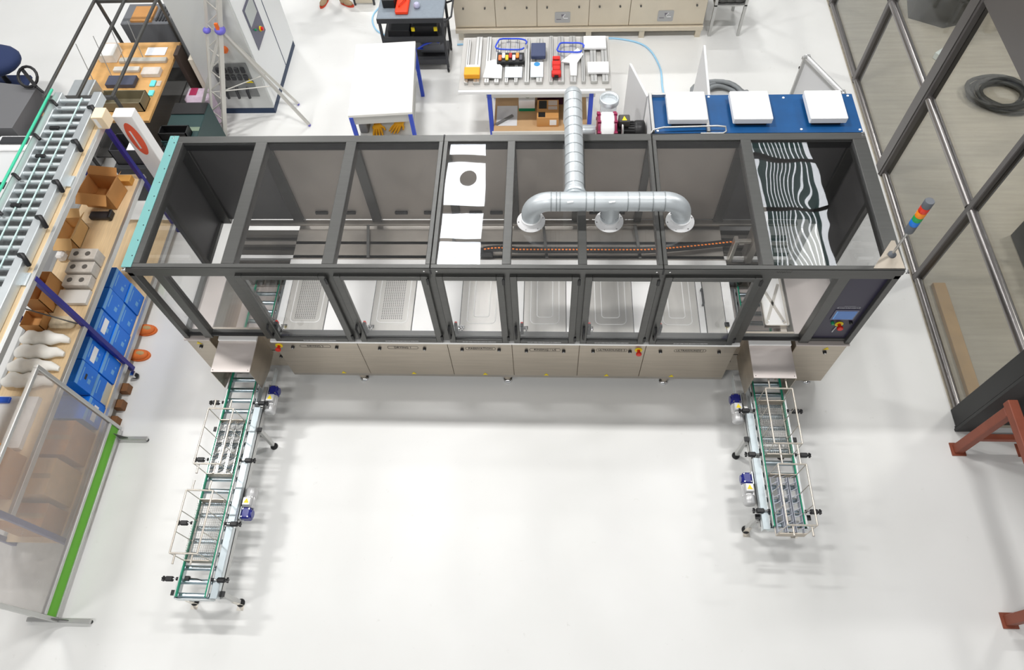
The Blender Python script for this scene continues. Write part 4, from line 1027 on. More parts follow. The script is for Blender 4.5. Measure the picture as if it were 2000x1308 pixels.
ordn = ['first', 'second', 'third', 'fourth', 'fifth', 'sixth', 'seventh', 'eighth', 'ninth', 'tenth', 'eleventh', 'twelfth', 'thirteenth', 'fourteenth']
while px_ < 4.45:
    w = random.choice((.045, .06, .08)); y1 = 4.72 - random.uniform(0, .06)
    p = thing('aluminium_profile', 'aluminium profile lying on the bench, %s from the left' % ordn[k], 'profile', (px_ + w / 2, 4.3, .88), 'aluminium profiles on the bench')
    MB().box(px_, px_ + w, 3.82, y1, .881, .881 + .045, .003).build('bar', ALU, p)
    bx('slot', mat('slot_shadow_grey', C(120, 120, 118), .6), p, px_ + w / 2 - .005, px_ + w / 2 + .005, 3.83, y1 - .01, .9262, .9268)
    px_ += w + random.uniform(.06, .09); k += 1
Z = .928
bx('orange_box', mat('orange_yellow_carton', C(246, 168, 24), .5), None, 2.62, 2.82, 3.88, 4.03, Z, Z + .07, .006, label='orange and yellow carton at the left end of the bench', cat='carton')
bx('white_sheet', WHITEP, None, 2.64, 2.8, 4.06, 4.14, Z, Z + .01, label='small white card behind the orange carton', cat='sheet')
MB().prism([(2.86, 3.9, Z), (3.1, 3.88, Z), (3.1, 4.1, Z), (3.0, 4.24, Z), (2.9, 4.2, Z)], (0, 0, .012)).build('paper_stack', WHITEP, label='stack of white papers between the orange carton and the parts tray', cat='paper')
tr = thing('parts_tray', 'dark tray full of coloured small parts on the bench', 'tray', (3.2, 4.2, Z))
MB().box(3.03, 3.38, 4.14, 4.32, Z, Z + .05, .004).build('tray', BLACK, tr)
for i, cc_ in enumerate(((240, 120, 60), (250, 250, 250), (230, 200, 40), (180, 40, 40), (240, 240, 250), (250, 150, 60), (90, 90, 100))):
    bx('small_part', mat('part_colour_%d' % i, C(*cc_), .5), tr, 3.05 + .045 * i, 3.09 + .045 * i, 4.16 + .04 * (i % 2), 4.25 + .04 * (i % 2), Z + .05, Z + .075, .006)
bx('printed_sheet', mat('printed_paper', C(222, 230, 240), .7, var=.08, vscale=30), None, 3.14, 3.36, 3.9, 4.1, Z, Z + .004, label='printed sheet with faint blue lines in front of the parts tray', cat='paper')
bx('datasheet', mat('pale_blue_paper', C(226, 234, 240), .6, var=.03), None, 3.47, 3.63, 3.9, 4.18, Z, Z + .008, label='pale leaflet with blue emblem near the bench middle', cat='leaflet')
MB().cyl((3.55, 4.14, Z + .008), (3.55, 4.14, Z + .01), .04, 16).build('blue_badge', mat('sky_blue_print', C(50, 140, 200), .5), label='blue round emblem card on the pale leaflet', cat='card')
bx('dark_case', mat('navy_case', C(60, 70, 104), .5), None, 3.47, 3.66, 4.24, 4.5, Z, Z + .06, .008, label='dark navy case behind the pale leaflet', cat='case')
rc = thing('red_tool', 'red waisted clamp tool lying on the bench', 'tool', (3.79, 4.05, Z))
for i, (y0, y1, w) in enumerate(((3.89, 3.97, .06), (3.98, 4.06, .05), (4.07, 4.15, .055), (4.18, 4.24, .05))): MB().box(3.8 - w, 3.8 + w, y0, y1, Z, Z + .06, .01).build('red_segment', RED, rc)
bx('core', BLACK, rc, 3.775, 3.825, 3.88, 4.24, Z, Z + .04)
MB().prism([(3.86, 4.18, Z), (3.97, 4.16, Z), (3.98, 3.92, Z), (4.06, 3.92, Z), (4.07, 4.16, Z), (4.15, 4.32, Z), (4.08, 4.44, Z)], (0, 0, .014)).build('white_bracket', WHITEP, label='white arrow shaped bracket beside the red clamp tool', cat='bracket')
bx('white_tray', WHITEP, None, 4.16, 4.45, 4.42, 4.66, Z, Z + .03, .003, label='flat white tray at the far right of the bench', cat='tray')
bx('white_tray', WHITEP, None, 4.2, 4.47, 3.95, 4.15, Z, Z + .03, .003, label='flat white tray at the near right of the bench', cat='tray')
ABLUE = mat('blue_air_hose', C(44, 78, 214), .4)
for (x, y, r, lb) in ((3.2, 4.5, .2, 'blue air hose loop behind the parts tray'), (3.98, 4.42, .17, 'blue air hose loop beside the white bracket')):
    MB().tube([(x + r * math.cos(a * PI / 12) * (1 + .1 * math.sin(a)), y + .62 * r * math.sin(a * PI / 12), Z + .04 + .012 * math.sin(a * .8)) for a in range(23)], .011, 8).build('air_hose', ABLUE, label=lb, cat='hose')
# lower shelf items
bx('white_sheet', mat('grid_paper', C(224, 224, 226), .7), None, 3.0, 3.28, 3.72, 4.1, .282, .286, label='white sheet of paper on the lower bench shelf', cat='sheet')
MB().bar((3.0, 3.73, .3), (3.22, 3.9, .3), .035, .02).build('grey_bar', mat('mid_grey_bar', C(120, 120, 120), .5), label='grey metal bar across the white sheet', cat='bar')
gc = thing('leaf_carton', 'white carton with green print on the lower bench shelf', 'carton', (3.4, 4.1, .282))
MB().box(3.3, 3.52, 4.0, 4.2, .282, .46, .004).build('box', WHITEP, gc)
bx('green_band', mat('green_print', C(10, 140, 100), .5), gc, 3.299, 3.521, 3.998, 4.0, .282, .33)
MB().lathe([(.05, 0), (.05, .001)], (3.42, 4.1, .461), 14).build('leaf_print', mat('leaf_green_print', C(70, 100, 30), .5), gc)
og = thing('wooden_organiser', 'wooden organiser box with dark compartments on the lower bench shelf', 'box', (3.7, 3.87, .282))
MB().box(3.55, 3.84, 3.7, 4.04, .282, .44, .004).build('box', mat('tan_wood_box', C(204, 148, 86), .6), og)
for q in ((3.575, 3.68, 3.87, 4.02), (3.57, 3.66, 3.71, 3.8)): bx('compartment', BLACK, og, *q, .441, .444)
for q in ((3.7, 3.82, 3.93, 4.02), (3.7, 3.82, 3.85, 3.91)): bx('compartment', mat('pale_parts', C(206, 190, 180), .6), og, *q, .441, .444)
bx('address_label', WHITEP, og, 3.72, 3.81, 3.698, 3.7, .31, .4)
bx('dark_carton', mat('dark_purple_carton', C(80, 40, 70), .5), None, 3.55, 3.9, 4.12, 4.3, .282, .42, .004, label='dark purple carton behind the wooden organiser', cat='carton')
bx('green_carton', mat('teal_carton', C(20, 120, 96), .5), None, 3.93, 4.12, 3.9, 4.2, .282, .42, .004, label='teal carton at the right of the lower bench shelf', cat='carton')
# ------------------------------------------------------------------ black tool cart
CG = mat('cart_grey_top', C(132, 142, 152), .6, var=.05, vscale=30)
CB = mat('cart_charcoal', C(52, 53, 56), .5)
ct = thing('tool_cart', 'dark grey three tier tool cart in the background', 'cart', (1.77, 5.4, 0))
MB().box(1.31, 2.24, 5.14, 5.68, .88, .92, .01).build('top_tray', CG, ct)
bx('top_rim', CB, ct, 1.31, 2.24, 5.13, 5.15, .84, .91)
MB().box(1.33, 2.22, 5.16, 5.66, .5, .54, .006).box(1.33, 2.22, 5.15, 5.17, .54, .6).build('middle_tray', CB, ct)
MB().box(1.33, 2.22, 5.16, 5.66, .12, .16, .006).box(1.33, 2.22, 5.15, 5.17, .16, .22).build('bottom_tray', CB, ct)
for x in (1.335, 2.215):
    for y in (5.165, 5.655): 
        MB().box(x - .018, x + .018, y - .018, y + .018, .08, .88, .003).build('post', CB, ct)
        w = MB().lathe([(.035, -.015), (.05, -.012), (.05, .012), (.035, .015)], (x, y, .05), 14, 'X').build('caster_wheel', BLACK, ct)
        MB().lathe([(.022, -.017), (.022, .017)], (x, y, .05), 10, 'X').build('wheel_hub', WHITEINK, w)
MB().tube([(2.24, 5.2, .8), (2.34, 5.24, .86), (2.34, 5.6, .86), (2.24, 5.64, .8)], .014, 8).build('push_handle', CB, ct)
bx('black_box', BLACK, None, 1.38, 1.56, 5.35, 5.62, .921, 1.05, .01, label='black box on the left of the cart top', cat='box')
rt = thing('red_case', 'orange red tool case on the cart top', 'case', (1.66, 5.4, .921))
MB().box(1.57, 1.75, 5.2, 5.6, .921, .98, .012).build('shell', mat('orange_red_plastic', C(240, 62, 16), .4), rt)
MB().tube([(1.62, 5.3, .985), (1.62, 5.3, 1.01), (1.7, 5.45, 1.01), (1.7, 5.45, .985)], .012, 8).build('handle', MATS['orange_red_plastic'], rt)
MB().lathe([(.03, 0), (.045, .02), (.045, .05), (.03, .07)], (1.86, 5.36, .921), 14).build('spool', mat('lilac_spool', C(186, 186, 214), .5), label='pale lilac cable spool on the cart top', cat='spool')
bx('instrument', BLACK, None, 1.76, 2.12, 5.22, 5.5, .542, .72, .01, label='black instrument with yellow corners on the cart middle tray', cat='instrument')
for x in (1.78, 2.1): bx('yellow_corner_pad', YELLOW, None, x - .025, x + .025, 5.195, 5.218, .66, .72, .004, label='yellow corner pad at the %s of the black instrument' % ('left' if x < 1.9 else 'right'), cat='pad')
bx('toolbox', mat('dark_toolbox', C(44, 44, 46), .5), None, 1.4, 1.72, 5.22, 5.5, .542, .66, .01, label='dark toolbox on the cart middle tray', cat='toolbox')
cm_ = thing('compressor', 'small grey compressor on the cart bottom tray', 'compressor', (2.0, 5.4, .165))
MB().cyl((1.82, 5.4, .27), (2.18, 5.4, .27), .1, 18).build('tank', mat('grey_paint', C(110, 112, 116), .5), cm_)
MB().box(1.95, 2.12, 5.3, 5.48, .35, .45, .01).build('pump_head', MATS['grey_paint'], cm_)
MB().tube([(1.85, 5.3, .3), (1.8, 5.22, .36), (1.9, 5.2, .44), (2.05, 5.24, .47), (2.1, 5.3, .4)], .014, 8).build('blue_hose', ABLUE, cm_)
# ------------------------------------------------------------------ beige cabinet machine at the back
BEI = mat('warm_stainless', C(212, 202, 184), .42, .55, var=.04, vscale=3)
bc = thing('steel_machine', 'beige stainless machine cabinet along the back of the hall', 'machine', (4.15, 6.4, 0))
sx = [2.28, 2.9, 3.52, 4.29, 4.89, 6.0]
MB().box(2.3, 5.98, 5.93, 6.95, .16, 1.3).build('body', BEI, bc)
for i in range(5):
    d = MB().box(sx[i] + .004, sx[i + 1] - .004, 5.9, 5.93, .2, 1.3, .003).build('front_panel', BEI, bc)
    for xx in (sx[i] + .15, sx[i + 1] - .15): MB().cyl((xx, 5.9, .52), (xx, 5.88, .52), .014, 8).build('latch', FRAME, d)
MB().box(2.28, 6.0, 5.86, 5.93, .12, .19, .003).build('plinth', BEI, bc)
for x in (2.36, 4.3, 5.1, 5.94): bx('foot', BEI, bc, x - .04, x + .04, 5.87, 5.94, 0, .12)
for x in (3.9, 5.42):
    pts = rrect(x - .115, x + .115, .26, .44, .02)
    p = MB().prism([(a, 5.898, b) for a, b in pts], (0, -.003, 0)).build('logo_plate', mat('grey_plate', C(168, 168, 168), .45), bc)
    MB().prism([(x - .02, 5.894, .4), (x + .03, 5.894, .4), (x - .01, 5.894, .35)], (0, -.001, 0)).build('logo_mark', mat('dark_grey_print', C(106, 102, 112), .5), p)
    MB().tube([(x + .04, 5.894, .4), (x + .005, 5.894, .365), (x + .02, 5.894, .335), (x + .08, 5.894, .335)], .007, 6).build('logo_curve', WHITEINK, p)
    bx('logo_line', MATS['dark_grey_print'], p, x - .09, x - .02, 5.893, 5.895, .315, .325)
MB().cyl((3.3, 6.4, 1.3), (3.9, 6.4, 1.75), .3, 24).build('round_duct', BEI, bc)
# rack of grey coils right of it
gs = thing('wire_stand', 'grey stand with stacked wire rings beside the beige cabinet', 'stand', (6.3, 6.2, 0))
for x in (6.12, 6.55): 
    for y in (5.9, 6.5): MB().box(x - .02, x + .02, y - .02, y + .02, 0, 1.2).build('post', ALU, gs)
bx('shelf', ALU, gs, 6.1, 6.57, 5.88, 6.52, .5, .52)
for i in range(3): MB().lathe([(.1, -.03), (.14, -.02), (.14, .02), (.1, .03)], (6.22 + .12 * i, 6.05, .56), 16).build('ring', FRAME, gs)
# hoses and cables on the floor
LBL = mat('light_blue_hose', C(158, 208, 240), .4)
def smooth(pts, n=8):
    P = [Vector(p) for p in pts]; out = []
    for i in range(len(P) - 1):
        p0, p1, p2, p3 = P[max(i - 1, 0)], P[i], P[i + 1], P[min(i + 2, len(P) - 1)]
        for k in range(n):
            t = k / n; out.append(.5 * ((2 * p1) + (p2 - p0) * t + (2 * p0 - 5 * p1 + 4 * p2 - p3) * t * t + (3 * p1 - p0 - 3 * p2 + p3) * t ** 3))
    return out + [P[-1]]
MB().tube(smooth([(2.3, 5.75, .014), (3.2, 5.82, .014), (4.3, 5.84, .014), (4.75, 5.84, .014), (5.15, 5.66, .014), (5.33, 5.2, .014), (5.34, 4.7, .014), (5.4, 4.2, .014), (5.5, 3.2, .014)]), .013, 8).build('air_hose', LBL, label='light blue hose curving across the floor to the switch cabinet', cat='hose')
MB().tube(smooth([(1.35, 5.75, .012), (1.2, 5.95, .012), (.98, 6.15, .012), (.9, 6.5, .012), (1.1, 6.9, .012)]), .012, 8).build('air_hose', LBL, label='light blue hose on the floor left of the tool cart', cat='hose')
coil('coiled_cable', 'grey coiled cable on the floor behind the switch cabinet', 'cable', (6.12, 4.5, 0), .3, .032, 5, mat('grey_cable', C(132, 136, 138), .5))
# ------------------------------------------------------------------ person (legs in view)
def skin_fig(name, verts, edges, rads, m, parent=None, sub=2):
    me = bpy.data.meshes.new(name); me.from_pydata(verts, edges, []); o = bpy.data.objects.new(name, me); COL.objects.link(o)
    md = o.modifiers.new('skin', 'SKIN'); md.use_smooth_shade = True
    for i, r in enumerate(rads):
        v = me.skin_vertices[0].data[i]; v.radius = (r, r) if not isinstance(r, tuple) else r
        v.use_root = (i == 0)
    o.modifiers.new('sub', 'SUBSURF').levels = sub
    dg = bpy.context.evaluated_depsgraph_get(); bpy.context.view_layer.update()
    m2 = bpy.data.meshes.new_from_object(o.evaluated_get(bpy.context.evaluated_depsgraph_get()))
    bpy.data.objects.remove(o); m2.materials.clear(); m2.materials.append(m)
    for p in m2.polygons: p.use_smooth = True
    n = bpy.data.objects.new(name, m2); COL.objects.link(n); n.parent = parent
    return n
pe = thing('person', 'person in dark trousers and tan shoes standing in the background', 'person', (.22, 6.86, 0))
V = [(0, 0, .95), (0, 0, 1.15), (0, .0, 1.4), (0, 0, 1.52), (0, -.02, 1.66),
     (-.1, 0, .9), (-.13, -.02, .5), (-.15, .02, .1), (.1, 0, .9), (.14, -.04, .5), (.16, -.03, .1),
     (-.2, 0, 1.4), (-.26, .02, 1.12), (-.25, -.08, .9), (.2, 0, 1.4), (.26, .02, 1.12), (.25, -.08, .9)]
Ed = [(0, 1), (1, 2), (2, 3), (3, 4), (0, 5), (5, 6), (6, 7), (0, 8), (8, 9), (9, 10), (2, 11), (11, 12), (12, 13), (2, 14), (14, 15), (15, 16)]
Rd = [.14, .13, .15, .055, .095, .095, .065, .05, .095, .065, .05, .06, .048, .035, .06, .048, .035]
skin_fig('body', V, Ed, Rd, mat('charcoal_cloth', C(46, 42, 48), .8, var=.15, vscale=20), pe)
MB().ball((.22, 6.83, 1.68), .1, 14, 10, (.85, 1, 1.15)).build('head', mat('skin', C(206, 160, 130), .6), pe)
MB().ball((.22, 6.86, 1.73), .1, 14, 8, (.9, 1.02, .85)).build('hair', mat('dark_hair', C(50, 38, 30), .8), pe)
SH = mat('tan_shoe', C(176, 152, 120), .7); SR = mat('red_sole', C(206, 70, 40), .6)
for (x, y, a) in ((-.15, .0, -.3), (.17, -.06, 1.1)):
    M = Matrix.Translation((.22 + x, 6.86 + y, 0)) @ Matrix.Rotation(a, 4, 'Z')
    so = [(.045 * math.cos(t * PI / 8) * (1.1 if math.sin(t * PI / 8) < 0 else .9), -.05 + .135 * math.sin(t * PI / 8), 0) for t in range(16)]
    s = MB().prism(so, (0, 0, .025)).build('shoe', SR, pe, M=M)
    MB().ball((0, -.07, .045), .06, 12, 8, (.8, 1.6, .75)).ball((0, .03, .06), .05, 12, 8, (.85, 1.1, 1.1)).build('shoe_upper', SH, s, M=M, origin=None)
stl = thing('step_stool', 'beige step stool at the top edge beside the person', 'stool', (.72, 6.95, 0))
MB().box(.55, .9, 6.75, 7.2, .3, .34, .006).build('seat', BEI, stl)
for x in (.57, .88):
    for y in (6.77, 7.18): MB().box(x - .015, x + .015, y - .015, y + .015, 0, .3).build('leg', CB, stl)
bx('front_panel', BEI, stl, .585, .865, 6.76, 6.775, .04, .3)
# ------------------------------------------------------------------ tall control cabinet in background
LG = mat('light_grey_cabinet', C(206, 208, 206), .5)
tc_ = thing('control_cabinet', 'tall light grey control cabinet with dark plinth and slanted control panel', 'cabinet', (-.65, 5.05, 0))
MB().box(-1.06, -.235, 4.3, 5.8, .1, 2.0, .006).build('body', LG, tc_)
MB().box(-1.05, -.24, 4.31, 5.79, 0, .1).build('plinth', mat('navy_plinth', C(28, 52, 84), .5), tc_)
for y0, y1 in ((4.32, 5.17), (5.2, 5.78)): MB().box(-.235, -.222, y0, y1, .13, 1.98, .003).build('door', mat('off_white_door', C(232, 234, 234), .45), tc_)
bx('door_gap', mat('navy_plinth', C(28, 52, 84), .5), tc_, -.236, -.226, 5.17, 5.2, .1, 2.0)
cpn = MB().prism([(-.221, 4.52, 1.5), (-.221, 4.95, 1.5), (-.221, 4.95, .9), (-.221, 4.74, .9), (-.221, 4.52, .9)], (.006, 0, 0)).build('control_panel', mat('slate_purple_panel', C(82, 82, 104), .4), tc_)
bx('screen', mat('grey_screen', C(178, 184, 182), .3), cpn, -.215, -.21, 4.56, 4.9, 1.22, 1.46, .002)
MB().cyl((-.215, 4.8, 1.03), (-.2, 4.8, 1.03), .035, 14).build('emergency_stop_ring', YELLOW, cpn)
MB().cyl((-.2, 4.8, 1.03), (-.17, 4.8, 1.03), .024, 14).build('emergency_stop', RED, cpn)
MB().cyl((-.215, 4.64, 1.13), (-.19, 4.64, 1.13), .015, 10).build('green_button', MATS['green_button'], cpn)
cnp = bx('connector_panel', mat('grey_connector_panel', C(126, 128, 128), .5), tc_, -.86, -.36, 4.288, 4.3, .32, .88)
for r in range(2):
    for i in range(5): bx('connector', CB, cnp, -.8 + i * .085, -.745 + i * .085, 4.26, 4.288, .74 - r * .12, .82 - r * .12, .005)
for i in range(3): MB().tube([(-.78 + i * .15, 4.288, .48), (-.78 + i * .15, 4.24, .46), (-.78 + i * .15, 4.235, .34)], .02, 8).build('cable_gland', CB, cnp)
MB().prism([(-.47, 4.287, .56), (-.36, 4.287, .56), (-.415, 4.287, .65)], (0, -.002, 0)).build('warning_sticker', YELLOW, cnp)
MB().lathe([(.05, 0), (.05, -.03), (.03, -.05)], (-.56, 4.3, 1.1), 14, 'Y').build('main_switch', mat('orange_switch', C(230, 110, 40), .5), tc_)
# ------------------------------------------------------------------ leaning tripod lift
TR = mat('dull_aluminium', C(206, 204, 198), .45, .5)
PUR = mat('violet_joint', C(110, 104, 200), .5)
tp = thing('tripod_mast', 'aluminium tripod mast with violet joints standing beside the control cabinet', 'tripod', (-.4, 4.0, 0))
b0, b1 = Vector((-.87, 3.79, 0)), Vector((-.22, 4.28, 2.15))
off = Vector((-.17, .0, 0))
MB().bar(b0, b1, .055, .055).build('mast_tube', TR, tp)
MB().bar(b0 + off, b1 + off, .03, .03).build('mast_tube', TR, tp)
for i in range(15):
    a, b = b0.lerp(b1, i / 15), b0.lerp(b1, (i + 1) / 15); MB().bar(a + (off if i % 2 else off * 0), b + (off * 0 if i % 2 else off), .014, .014).build('lattice_bar', TR, tp)
ap = b0.lerp(b1, .7)
for ft in (Vector((.305, 4.04, 0)), Vector((.062, 4.47, 0)), Vector((-1.3, 3.82, 0))):
    l = MB().bar(ap, ft + Vector((0, 0, .03)), .035, .035).build('leg', TR, tp)
    MB().ball(ft + Vector((0, 0, .022)), .022, 10, 6).build('foot', PUR, l)
    MB().cyl(b0.lerp(b1, .33), ap.lerp(ft, .55), .008, 6).build('stay_rod', TR, tp)
MB().ball(ap, .07, 12, 8, (1, 1, .8)).build('leg_hub', PUR, tp)
MB().ball(ap + off, .05, 12, 8, (1, 1, .8)).build('mast_joint', PUR, tp)
MB().box(ap.x - .02, ap.x + .02, ap.y - .05, ap.y - .02, ap.z - .02, ap.z + .12).build('orange_latch', mat('orange_switch', C(230, 110, 40), .5), tp)
# ------------------------------------------------------------------ left work bench with frame
OAK = mat('honey_bench_board', C(214, 166, 104), .55, var=.1, vscale=8)
lb = thing('assembly_bench', 'assembly bench with honey coloured board and grey overhead rails', 'bench', (-1.9, 4.0, 0))
MB().box(-2.42, -1.36, 3.2, 4.72, .86, .9, .004).build('bench_top', OAK, lb)
for x in (-2.37, -1.52):
    for y in (3.1, 4.97): MB().box(x - .018, x + .018, y - .018, y + .018, 0, 1.38, .003).build('post', FRAME, lb)
for x in (-2.37, -1.955, -1.52): MB().box(x - .016, x + .016, 3.06, 4.99, 1.38, 1.412, .003).build('overhead_rail', FRAME, lb)
for y in (3.1, 4.97): MB().box(-2.37, -1.52, y - .02, y + .02, 1.34, 1.38).build('cross_rail', FRAME, lb)
bx('lower_shelf', FRAME, lb, -2.35, -1.5, 3.15, 4.9, .3, .33)
for i in range(4): MB().cyl((-2.3 + .18 * i, 3.9 + .15 * i, .9), (-2.36 + .18 * i, 4.1 + .15 * i, 1.36), .005, 6).build('hanging_wire', ALU, lb)
zb = .902
itm = [('white_sheet', (236, 240, 246), -1.78, -1.5, 4.44, 4.6, .01, 'white printed sheet at the far end of the assembly bench', 'sheet'),
       ('metal_rail', (186, 182, 172), -2.08, -1.43, 4.28, 4.36, .04, 'long grey metal rail across the assembly bench', 'rail'),
       ('metal_rail', (206, 202, 194), -2.1, -1.75, 4.1, 4.18, .04, 'short pale metal rail in front of the long rail', 'rail'),
       ('parts_box', (214, 206, 198), -1.68, -1.44, 4.0, 4.14, .06, 'pale box of small parts on the bench edge', 'box'),
       ('open_case', (70, 74, 92), -2.1, -1.72, 3.8, 3.98, .06, 'open dark case of tools on the assembly bench', 'case'),
       ('white_carton', (232, 232, 228), -2.35, -2.12, 4.3, 4.55, .12, 'white carton at the left back of the assembly bench', 'carton'),
       ('cyan_pad', (110, 220, 226), -1.53, -1.46, 3.82, 3.93, .02, 'cyan pad nearer the parts box', 'pad'),
       ('cyan_pad', (120, 230, 230), -1.5, -1.43, 3.64, 3.74, .02, 'cyan pad nearer the bench end', 'pad'),
       ('paper_card', (220, 206, 190), -1.45, -1.39, 3.83, 3.93, .01, 'small beige card beside the cyan pad', 'card')]
for nm, cc_, x0, x1, y0, y1, h, lbx, cat in itm:
    bx(nm, mat('item_%d_%d_%d' % cc_, C(*cc_), .55, var=.06, vscale=14), None, x0, x1, y0, y1, zb, zb + h, .004, label=lbx, cat=cat)
def bin_(name, label, x0, x1, y0, y1, z0, z1, m):
    t = thing(name, label, 'bin', ((x0 + x1) / 2, (y0 + y1) / 2, z0), 'open bins by the bench')
    bx('bottom', m, t, x0, x1, y0, y1, z0, z0 + .01)
    for q in ((x0, x1, y0, y0 + .012), (x0, x1, y1 - .012, y1), (x0, x0 + .012, y0, y1), (x1 - .012, x1, y0, y1)): bx('side', m, t, *q, z0, z1)
    return t
OLV = mat('olive_grey_metal', C(132, 124, 100), .5, .3)
bin_('parts_bin', 'olive grey metal bin on the near end of the assembly bench', -2.0, -1.45, 3.36, 3.6, zb, zb + .14, OLV)
MB().box(-2.3, -2.02, 3.25, 3.62, zb, zb + .3, .01).build('grey_unit', GALVR, label='galvanised sheet unit on the near left of the assembly bench', cat='sheet metal')
bin_('parts_bin', 'charcoal bin in front of the assembly bench', -1.75, -1.3, 2.72, 3.02, .62, .86, mat('charcoal_plastic', C(52, 52, 56), .5))
bx('bin_stand', CB, None, -1.8, -1.25, 2.66, 3.03, 0, .615, .01, label='dark stand carrying the charcoal bin', cat='stand')
bx('white_tin', WHITEP, None, -1.6, -1.42, 2.8, 2.96, .635, .78, .01, label='white tin inside the charcoal bin', cat='tin')
DG = mat('dark_green_drawer', C(34, 62, 62), .5)
dc = thing('drawer_cabinet', 'dark green drawer cabinet with pale stripe behind the machine', 'cabinet', (-1.0, 3.4, 0))
MB().box(-1.24, -.78, 3.02, 3.72, 0, .72, .008).build('body', DG, dc)
bx('pale_stripe', mat('sage_stripe', C(120, 136, 116), .6), dc, -1.235, -.785, 3.2, 3.27, .72, .724)
bx('top_mat', BLACK, dc, -1.235, -.785, 3.5, 3.71, .72, .735, .004)
for i in range(3): bx('drawer', mat('dark_teal_drawer', C(40, 74, 76), .5), dc, -1.2, -.82, 3.005, 3.02, .06 + .22 * i, .25 + .22 * i, .004)
bin_('parts_bin', 'black open crate on the near edge of the drawer cabinet', -1.22, -.86, 3.03, 3.18, .722, .84, BLACK)
FOIL = mat('lilac_foil', C(206, 186, 204), .4, var=.15, vscale=12)
MB().box(-1.3, -.96, 3.98, 4.25, 0, .55, .05).build('foil_bag', FOIL, label='lilac plastic bag on the floor beside the assembly bench', cat='bag')
bx('magenta_label', mat('magenta_print', C(170, 50, 90), .5), None, -1.22, -1.12, 4.06, 4.2, .552, .556, label='magenta card on the lilac plastic bag', cat='card')
for i, (x, y) in enumerate(((-1.28, 4.42), (-1.22, 4.75))):
    MB().box(x - .03, x + .03, y - .1, y + .1, 0, 1.0, .004).build('dark_plank', mat('dark_brown_plank', C(70, 58, 52), .7), label='dark upright plank beside the assembly bench, %s' % ['nearer the lilac bag', 'farther from the lilac bag'][i], cat='plank')
bx('cream_carton', mat('cream_carton', C(228, 220, 204), .6), None, -1.16, -1.08, 4.35, 4.75, 0, .9, .006, label='cream carton standing against the control cabinet', cat='carton')
vs = thing('tool_board', 'grey tool carrier with tan insert behind the assembly bench', 'carrier', (-1.95, 5.2, 0))
MB().box(-2.3, -1.6, 5.05, 5.5, 0, .95, .01).build('body', MATS['grey_paint'], vs)
bx('tan_insert', CARD, vs, -2.15, -1.85, 5.08, 5.4, .95, .98)
for i in range(4): bx('slot', CB, vs, -1.8 + .045 * i, -1.775 + .045 * i, 5.1, 5.42, .95, .965)
# ------------------------------------------------------------------ machines at far left
gm = thing('grey_machine', 'light grey machine with black slot at the left edge', 'machine', (-3.0, 2.2, 0))
MB().box(-3.9, -2.35, 1.2, 2.9, 0, .95, .02).build('body', mat('pale_grey_machine', C(210, 212, 212), .5), gm)
bx('slot', BLACK, gm, -3.6, -2.75, 2.02, 2.12, .95, .96)
bx('white_tray', WHITEP, gm, -3.1, -2.55, 2.62, 2.86, .95, .99, .01)
bx('tool_pouch', CB, gm, -3.05, -2.7, 2.7, 2.82, .99, 1.02, .01)
MB().box(-2.9, -2.5, 2.95, 3.5, 0, .8, .01).build('side_unit', mat('mid_grey_machine', C(178, 178, 178), .5), gm)
bx('red_pad', mat('red_orange_pad', C(222, 70, 40), .5), gm, -2.75, -2.6, 3.0, 3.12, .8, .83, .008)
bx('brown_plank', mat('brown_board', C(168, 112, 66), .6), gm, -2.8, -2.45, 3.3, 3.36, .8, .9)
MB().prism([(-3.9, 3.0, 0), (-3.02, 3.0, 0), (-2.98, 3.75, 0), (-3.9, 3.9, 0)], (0, 0, .98)).build('dark_hood', mat('dark_grey_hood', C(110, 110, 112), .5), gm)
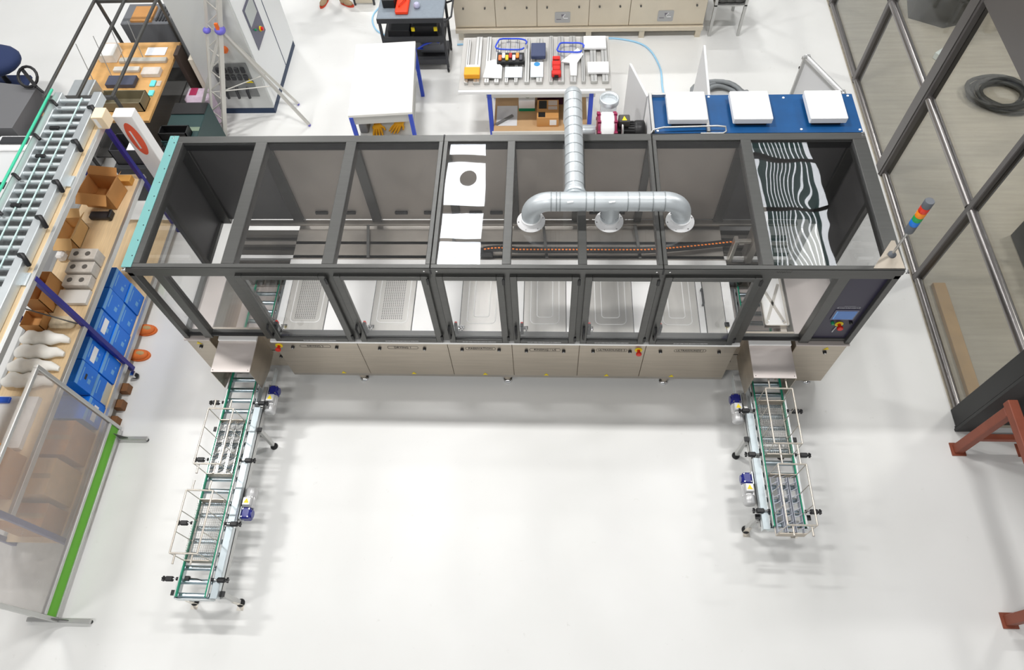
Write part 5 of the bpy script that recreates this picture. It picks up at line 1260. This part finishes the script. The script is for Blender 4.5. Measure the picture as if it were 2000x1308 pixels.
pj = thing('pallet_jack', 'black loop handle of a pallet jack beside the grey machine', 'pallet jack', (-2.9, 3.75, 0))
hc = Vector((-3.05, 3.8, 1.1))
MB().tube([hc + Vector((.13 * math.cos(a * PI / 8), .1 * math.sin(a * PI / 8), .08 * math.sin(a * PI / 8))) for a in range(17)], .018, 8).build('loop_handle', BLACK, pj)
MB().bar(hc + Vector((-.09, .1, .05)), hc + Vector((.12, -.12, -.06)), .045, .03).build('control_lever', BLACK, pj)
MB().tube([hc + Vector((.1, -.1, -.05)), (-2.8, 3.62, .9), (-2.7, 3.6, .2)], .018, 8).build('shaft', BLACK, pj)
MB().box(-2.85, -2.55, 3.55, 4.1, .03, .1, .01).build('fork_base', FRAME, pj)
nv = thing('navy_chair', 'navy padded chair cut by the left edge', 'chair', (-3.9, 4.4, 0))
MB().ball((-3.95, 4.42, .86), .3, 18, 10, (1.3, 1, .5)).build('back_cushion', mat('navy_cloth', C(32, 48, 88), .8), nv)
MB().box(-4.2, -3.7, 4.1, 4.6, .42, .5, .03).build('seat', MATS['navy_cloth'], nv)
MB().cyl((-3.95, 4.4, .05), (-3.95, 4.4, .75), .035, 10).build('column', BLACK, nv)
for i in range(5):
    a = 2 * PI * i / 5; MB().bar((-3.95, 4.4, .07), (-3.95 + .3 * math.cos(a), 4.4 + .3 * math.sin(a), .04), .04, .04).build('leg', BLACK, nv)
# ------------------------------------------------------------------ rust red trestle
RUST = mat('red_oxide_steel', C(134, 70, 50), .55, var=.08, vscale=8)
tr_ = thing('steel_trestle', 'red oxide steel trestle frame at the right edge', 'trestle', (8.25, -1.5, 0))
for x in (7.96, 8.62):
    for y in (-.7, -2.36): 
        l = MB().box(x - .045, x + .045, y - .045, y + .045, 0.01, .96, .006).build('leg', RUST, tr_)
        bx('foot_plate', RUST, l, x - .07, x + .07, y - .07, y + .07, 0, .012)
    MB().box(x - .045, x + .045, -2.6, -.62, .96, 1.05, .006).build('top_beam', RUST, tr_)
for y in (-.7, -2.36): MB().box(8.005, 8.575, y - .03, y + .03, .3, .36, .004).build('cross_bar', RUST, tr_)
